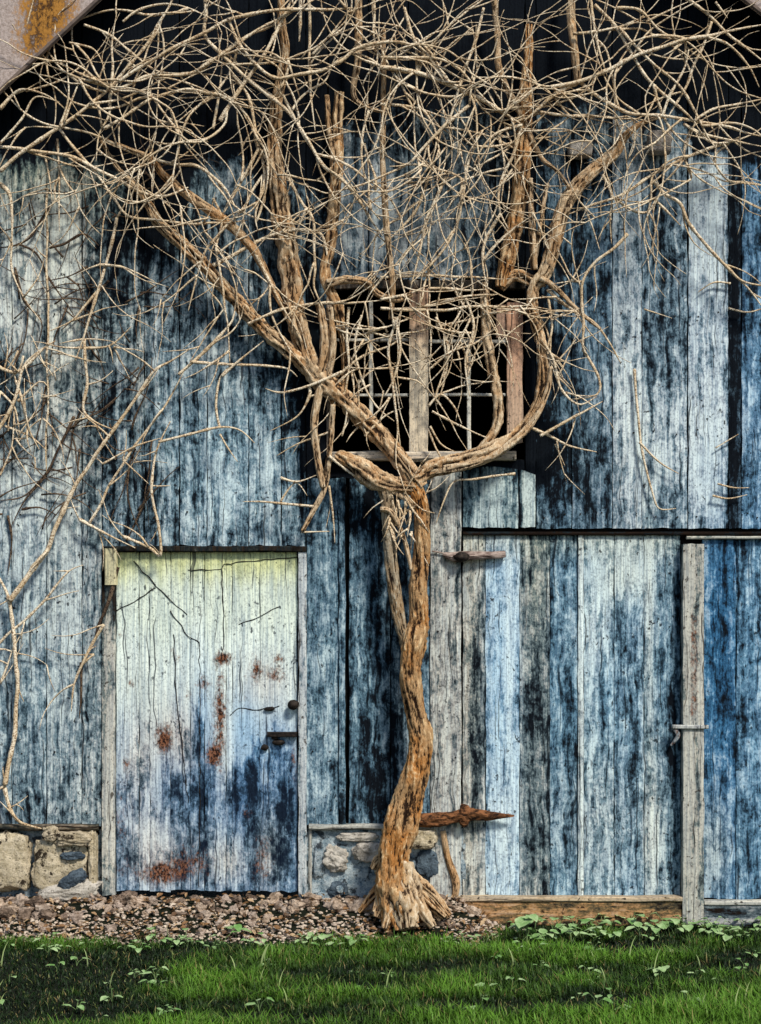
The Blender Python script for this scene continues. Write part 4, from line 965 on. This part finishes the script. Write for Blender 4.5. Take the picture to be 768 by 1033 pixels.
# ------------------------------------------------------------------ grass
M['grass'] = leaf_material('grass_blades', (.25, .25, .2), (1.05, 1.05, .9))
M['weed'] = plain('weed_leaf', (.11, .24, .06), (.36, .48, .24), 9, .002, .6)
M['weed_stem'] = plain('weed_stem', (.10, .16, .06), (.16, .24, .09), 30)
def ground_z(x, d):
    z = bank(x, d)
    if .3 < d < 4 and abs(x) < 4: z += .018 * nz(x * 2.1, d * 3.3)
    return z
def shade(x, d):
    """0 thin turf with shade painted in .. 1 fresh bright turf"""
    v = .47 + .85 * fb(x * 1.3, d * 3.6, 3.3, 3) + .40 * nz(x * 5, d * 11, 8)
    v -= .75 * sm(-.65, -1.2, x) * sm(.55, .75, d) * sm(2.3, 1.4, d) + .25 * sm(.6, .42, d) * 0  # tree shade on the left lawn, painted as darker blades
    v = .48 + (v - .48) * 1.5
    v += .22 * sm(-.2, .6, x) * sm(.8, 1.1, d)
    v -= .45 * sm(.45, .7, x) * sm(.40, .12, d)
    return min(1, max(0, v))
gb = MB()
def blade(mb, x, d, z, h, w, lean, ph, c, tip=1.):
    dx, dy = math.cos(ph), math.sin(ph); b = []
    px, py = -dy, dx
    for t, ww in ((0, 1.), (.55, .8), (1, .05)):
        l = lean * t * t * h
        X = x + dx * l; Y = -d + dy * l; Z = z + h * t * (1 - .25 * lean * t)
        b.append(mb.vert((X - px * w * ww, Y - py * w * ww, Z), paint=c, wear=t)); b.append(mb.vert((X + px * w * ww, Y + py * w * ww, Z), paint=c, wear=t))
    mb.f += [(b[0], b[1], b[3], b[2]), (b[2], b[3], b[5], b[4])]
n = 0
while n < 140000:
    x = rnd(-2.6, 2.6); d = rnd(.02, 2.3)
    if d < rubble_edge(x) + rnd(-.05, .05) and x < .70: continue
    s = shade(x, d)
    if random.random() > .85 + .15 * s: n += 1; continue
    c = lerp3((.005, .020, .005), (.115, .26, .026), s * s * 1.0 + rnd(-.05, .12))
    if random.random() < .05: c = lerp3(c, (.30, .34, .12), .6)
    elif random.random() < .03: c = lerp3(c, (.34, .25, .12), .8)
    c = tuple(max(.004, v) for v in c)
    h = (.020 + .040 * s + .03 * max(0, nz(x * 3.1, d * 6, 21))) * rnd(.5, 1.35)
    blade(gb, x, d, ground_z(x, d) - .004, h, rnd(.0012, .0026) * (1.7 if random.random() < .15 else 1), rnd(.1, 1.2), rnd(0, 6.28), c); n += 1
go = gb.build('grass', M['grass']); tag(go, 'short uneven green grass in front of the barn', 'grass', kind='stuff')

# low broad leaves among the grass
def leaf(mb, o, ln, w, ph, tilt, cup=.25):
    base = len(mb.v); n = 8; R_ = Matrix.Rotation(ph, 3, 'Z') @ Matrix.Rotation(tilt, 3, 'Y')
    prof = [(0, .05), (.06, .55), (.2, .95), (.4, 1.), (.6, .82), (.8, .48), (.93, .2), (1, .01)]
    for t, k in prof:
        for sgn in (-1, 0, 1):
            v = Vector((t * ln - (.05 * ln if t == .06 and sgn else 0), sgn * k * w, abs(sgn) * cup * k * w - .12 * ln * t * t + .004 * nz(t * 9, sgn * 3 + ph)))
            mb.vert(Vector(o) + R_ @ v)
    for i in range(n - 1):
        for j in range(2):
            a = base + i * 3 + j; mb.f.append((a, a + 1, a + 4, a + 3))
def weed(name, nl, hl, hs, label, group, tall=0.):
    root = empty(name, (0, 0, 0), label, 'weed', group); WORLD[root.name] = Vector((0, 0, 0))
    sm_ = MB(); tops = []
    for k in range(nl):
        ph = 6.28 * k / nl + rnd(-.5, .5); h = hs * rnd(.6, 1.2) + tall * k / nl; r = rnd(.01, .04)
        top = Vector((math.cos(ph) * r, math.sin(ph) * r, h)); tube(sm_, [Vector((0, 0, 0)), Vector((top.x * .3, top.y * .3, h * .6)), top], [.0018, .0015, .001], 5, .02); tops.append((top, ph))
    sm_.build('stem', M['weed_stem'], root)
    for top, ph in tops:
        lm = MB(); L = hl * rnd(.7, 1.25); leaf(lm, top, L, L * rnd(.30, .42), ph, rnd(-.45, .55)); lm.build('leaf', M['weed'], root, True)
    return root
def copy_tree(o, parent=None):
    c = o.copy(); col.objects.link(c)
    if parent: c.parent = parent
    for ch in list(o.children): copy_tree(ch, c)
    return c
kinds = [weed('low_weed', 3, .042, .045, 'low weed with pale heart shaped leaves among the grass', 'low weeds in the grass'), weed('low_weed', 4, .036, .040, 'low weed with pale heart shaped leaves among the grass', 'low weeds in the grass'), weed('low_weed', 2, .046, .05, 'low weed with pale heart shaped leaves among the grass', 'low weeds in the grass')]
spots = []
for k in range(46): spots.append((rnd(-2.0, .55), rubble_edge(0) + abs(random.gauss(.02, .12))))
for k in range(60): spots.append((rnd(.6, 2.1), rnd(.05, .42)))
for k in range(75): spots.append((rnd(-1.9, 1.9), rnd(.45, 1.75)))
for i, (x, d) in enumerate(spots):
    o = kinds[i] if i < 3 else copy_tree(kinds[i % 3])
    o.location = (x, -d, ground_z(x, d) + .002); o.rotation_euler = (0, 0, rnd(0, 6.28)); s = rnd(.6, 1.25) * (1.25 if x > .6 and d < .45 else rnd(.55, 1.) if d > .5 else 1); o.scale = (s, s, s)
t = weed('tall_weed', 7, .085, .05, 'tallest leafy green weed in the grass right of the vine trunk', None, .13); t.location = (.70, -.42, ground_z(.70, .42))
t2 = weed('leafy_weed', 6, .05, .035, 'small leafy green weed growing in the rubble below the small door', None, .03); t2.location = (-.70, -.33, bank(-.7, .33))

# long grass stalks near the camera
sp = MB()
def stalk_mesh(k):
    mb = MB(); h = (.12, .10, .14)[k]; w = (.0035, .003, .003)[k]
    pts = [Vector((.25 * h * t * t * (1 if k != 1 else -1), .05 * h * t, h * t * (1 - .12 * t * t))) for t in (0, .25, .5, .75, 1)]
    base = len(mb.v)
    for i, p in enumerate(pts):
        ww = w * (1, 1, .9, .6, .1)[i]
        mb.vert(p - Vector((ww, 0, 0)), paint=(.36, .46, .22), wear=.4 + .15 * i); mb.vert(p + Vector((ww, .001, 0)), paint=(.36, .46, .22), wear=.4 + .15 * i)
    for i in range(4): mb.f.append((base + 2 * i, base + 2 * i + 1, base + 2 * i + 3, base + 2 * i + 2))
    return mb.build('grass_stalk', M['grass'], None, True)
SK = [stalk_mesh(k) for k in range(3)]
for i in range(26):
    o = SK[i] if i < 3 else SK[i % 3].copy()
    if i >= 3: col.objects.link(o)
    x = rnd(-1.7, 1.7); d = rnd(.8, 1.75)
    o.location = (x, -d, ground_z(x, d)); o.rotation_euler = (0, 0, rnd(-.7, .7)); s = rnd(.6, 1.2); o.scale = (s, s, s)
    tag(o, 'long pale grass stalk standing above the short grass', 'grass stalk', 'long grass stalks above the lawn')

# ================================================================== LIGHT, SKY, CAMERA
EL, AZ = R(47), R(32)                       # sun to the right of and behind the camera
sun_dir = Vector((math.sin(AZ) * math.cos(EL), -math.cos(AZ) * math.cos(EL), math.sin(EL)))
sl = bpy.data.lights.new('sun', 'SUN'); sl.energy = 4.2; sl.angle = R(10); sl.color = (1., .94, .84)
so = bpy.data.objects.new('sun', sl); col.objects.link(so); so.rotation_euler = sun_dir.to_track_quat('Z', 'Y').to_euler(); so.location = (4, -8, 9)
w = bpy.data.worlds.new('World'); scene.world = w; w.use_nodes = True
nt = w.node_tree; nt.nodes.clear()
out = nt.nodes.new('ShaderNodeOutputWorld'); bg = nt.nodes.new('ShaderNodeBackground'); sky = nt.nodes.new('ShaderNodeTexSky')
sky.sky_type = 'NISHITA'; sky.sun_disc = False; sky.sun_elevation = EL; sky.sun_rotation = math.atan2(sun_dir.x, sun_dir.y)
bg.inputs[1].default_value = .115
nt.links.new(sky.outputs[0], bg.inputs[0]); nt.links.new(bg.outputs[0], out.inputs[0])

cam = bpy.data.cameras.new('camera'); co = bpy.data.objects.new('camera', cam); col.objects.link(co)
co.location = (0, -CAM_D, CAM_H); co.rotation_euler = (R(90), 0, 0)
cam.sensor_fit = 'VERTICAL'; cam.sensor_height = 36
hh = 1033 / S
cam.lens = 36 * CAM_D / hh
cam.shift_y = ((905 - 516.5) / S - CAM_H) / hh
cam.clip_end = 2000; cam.clip_start = .05
scene.camera = co
scene.view_settings.view_transform = 'Standard'; scene.view_settings.look = 'None'; scene.view_settings.exposure = 0
scene.render.resolution_x = 761; scene.render.resolution_y = 1024
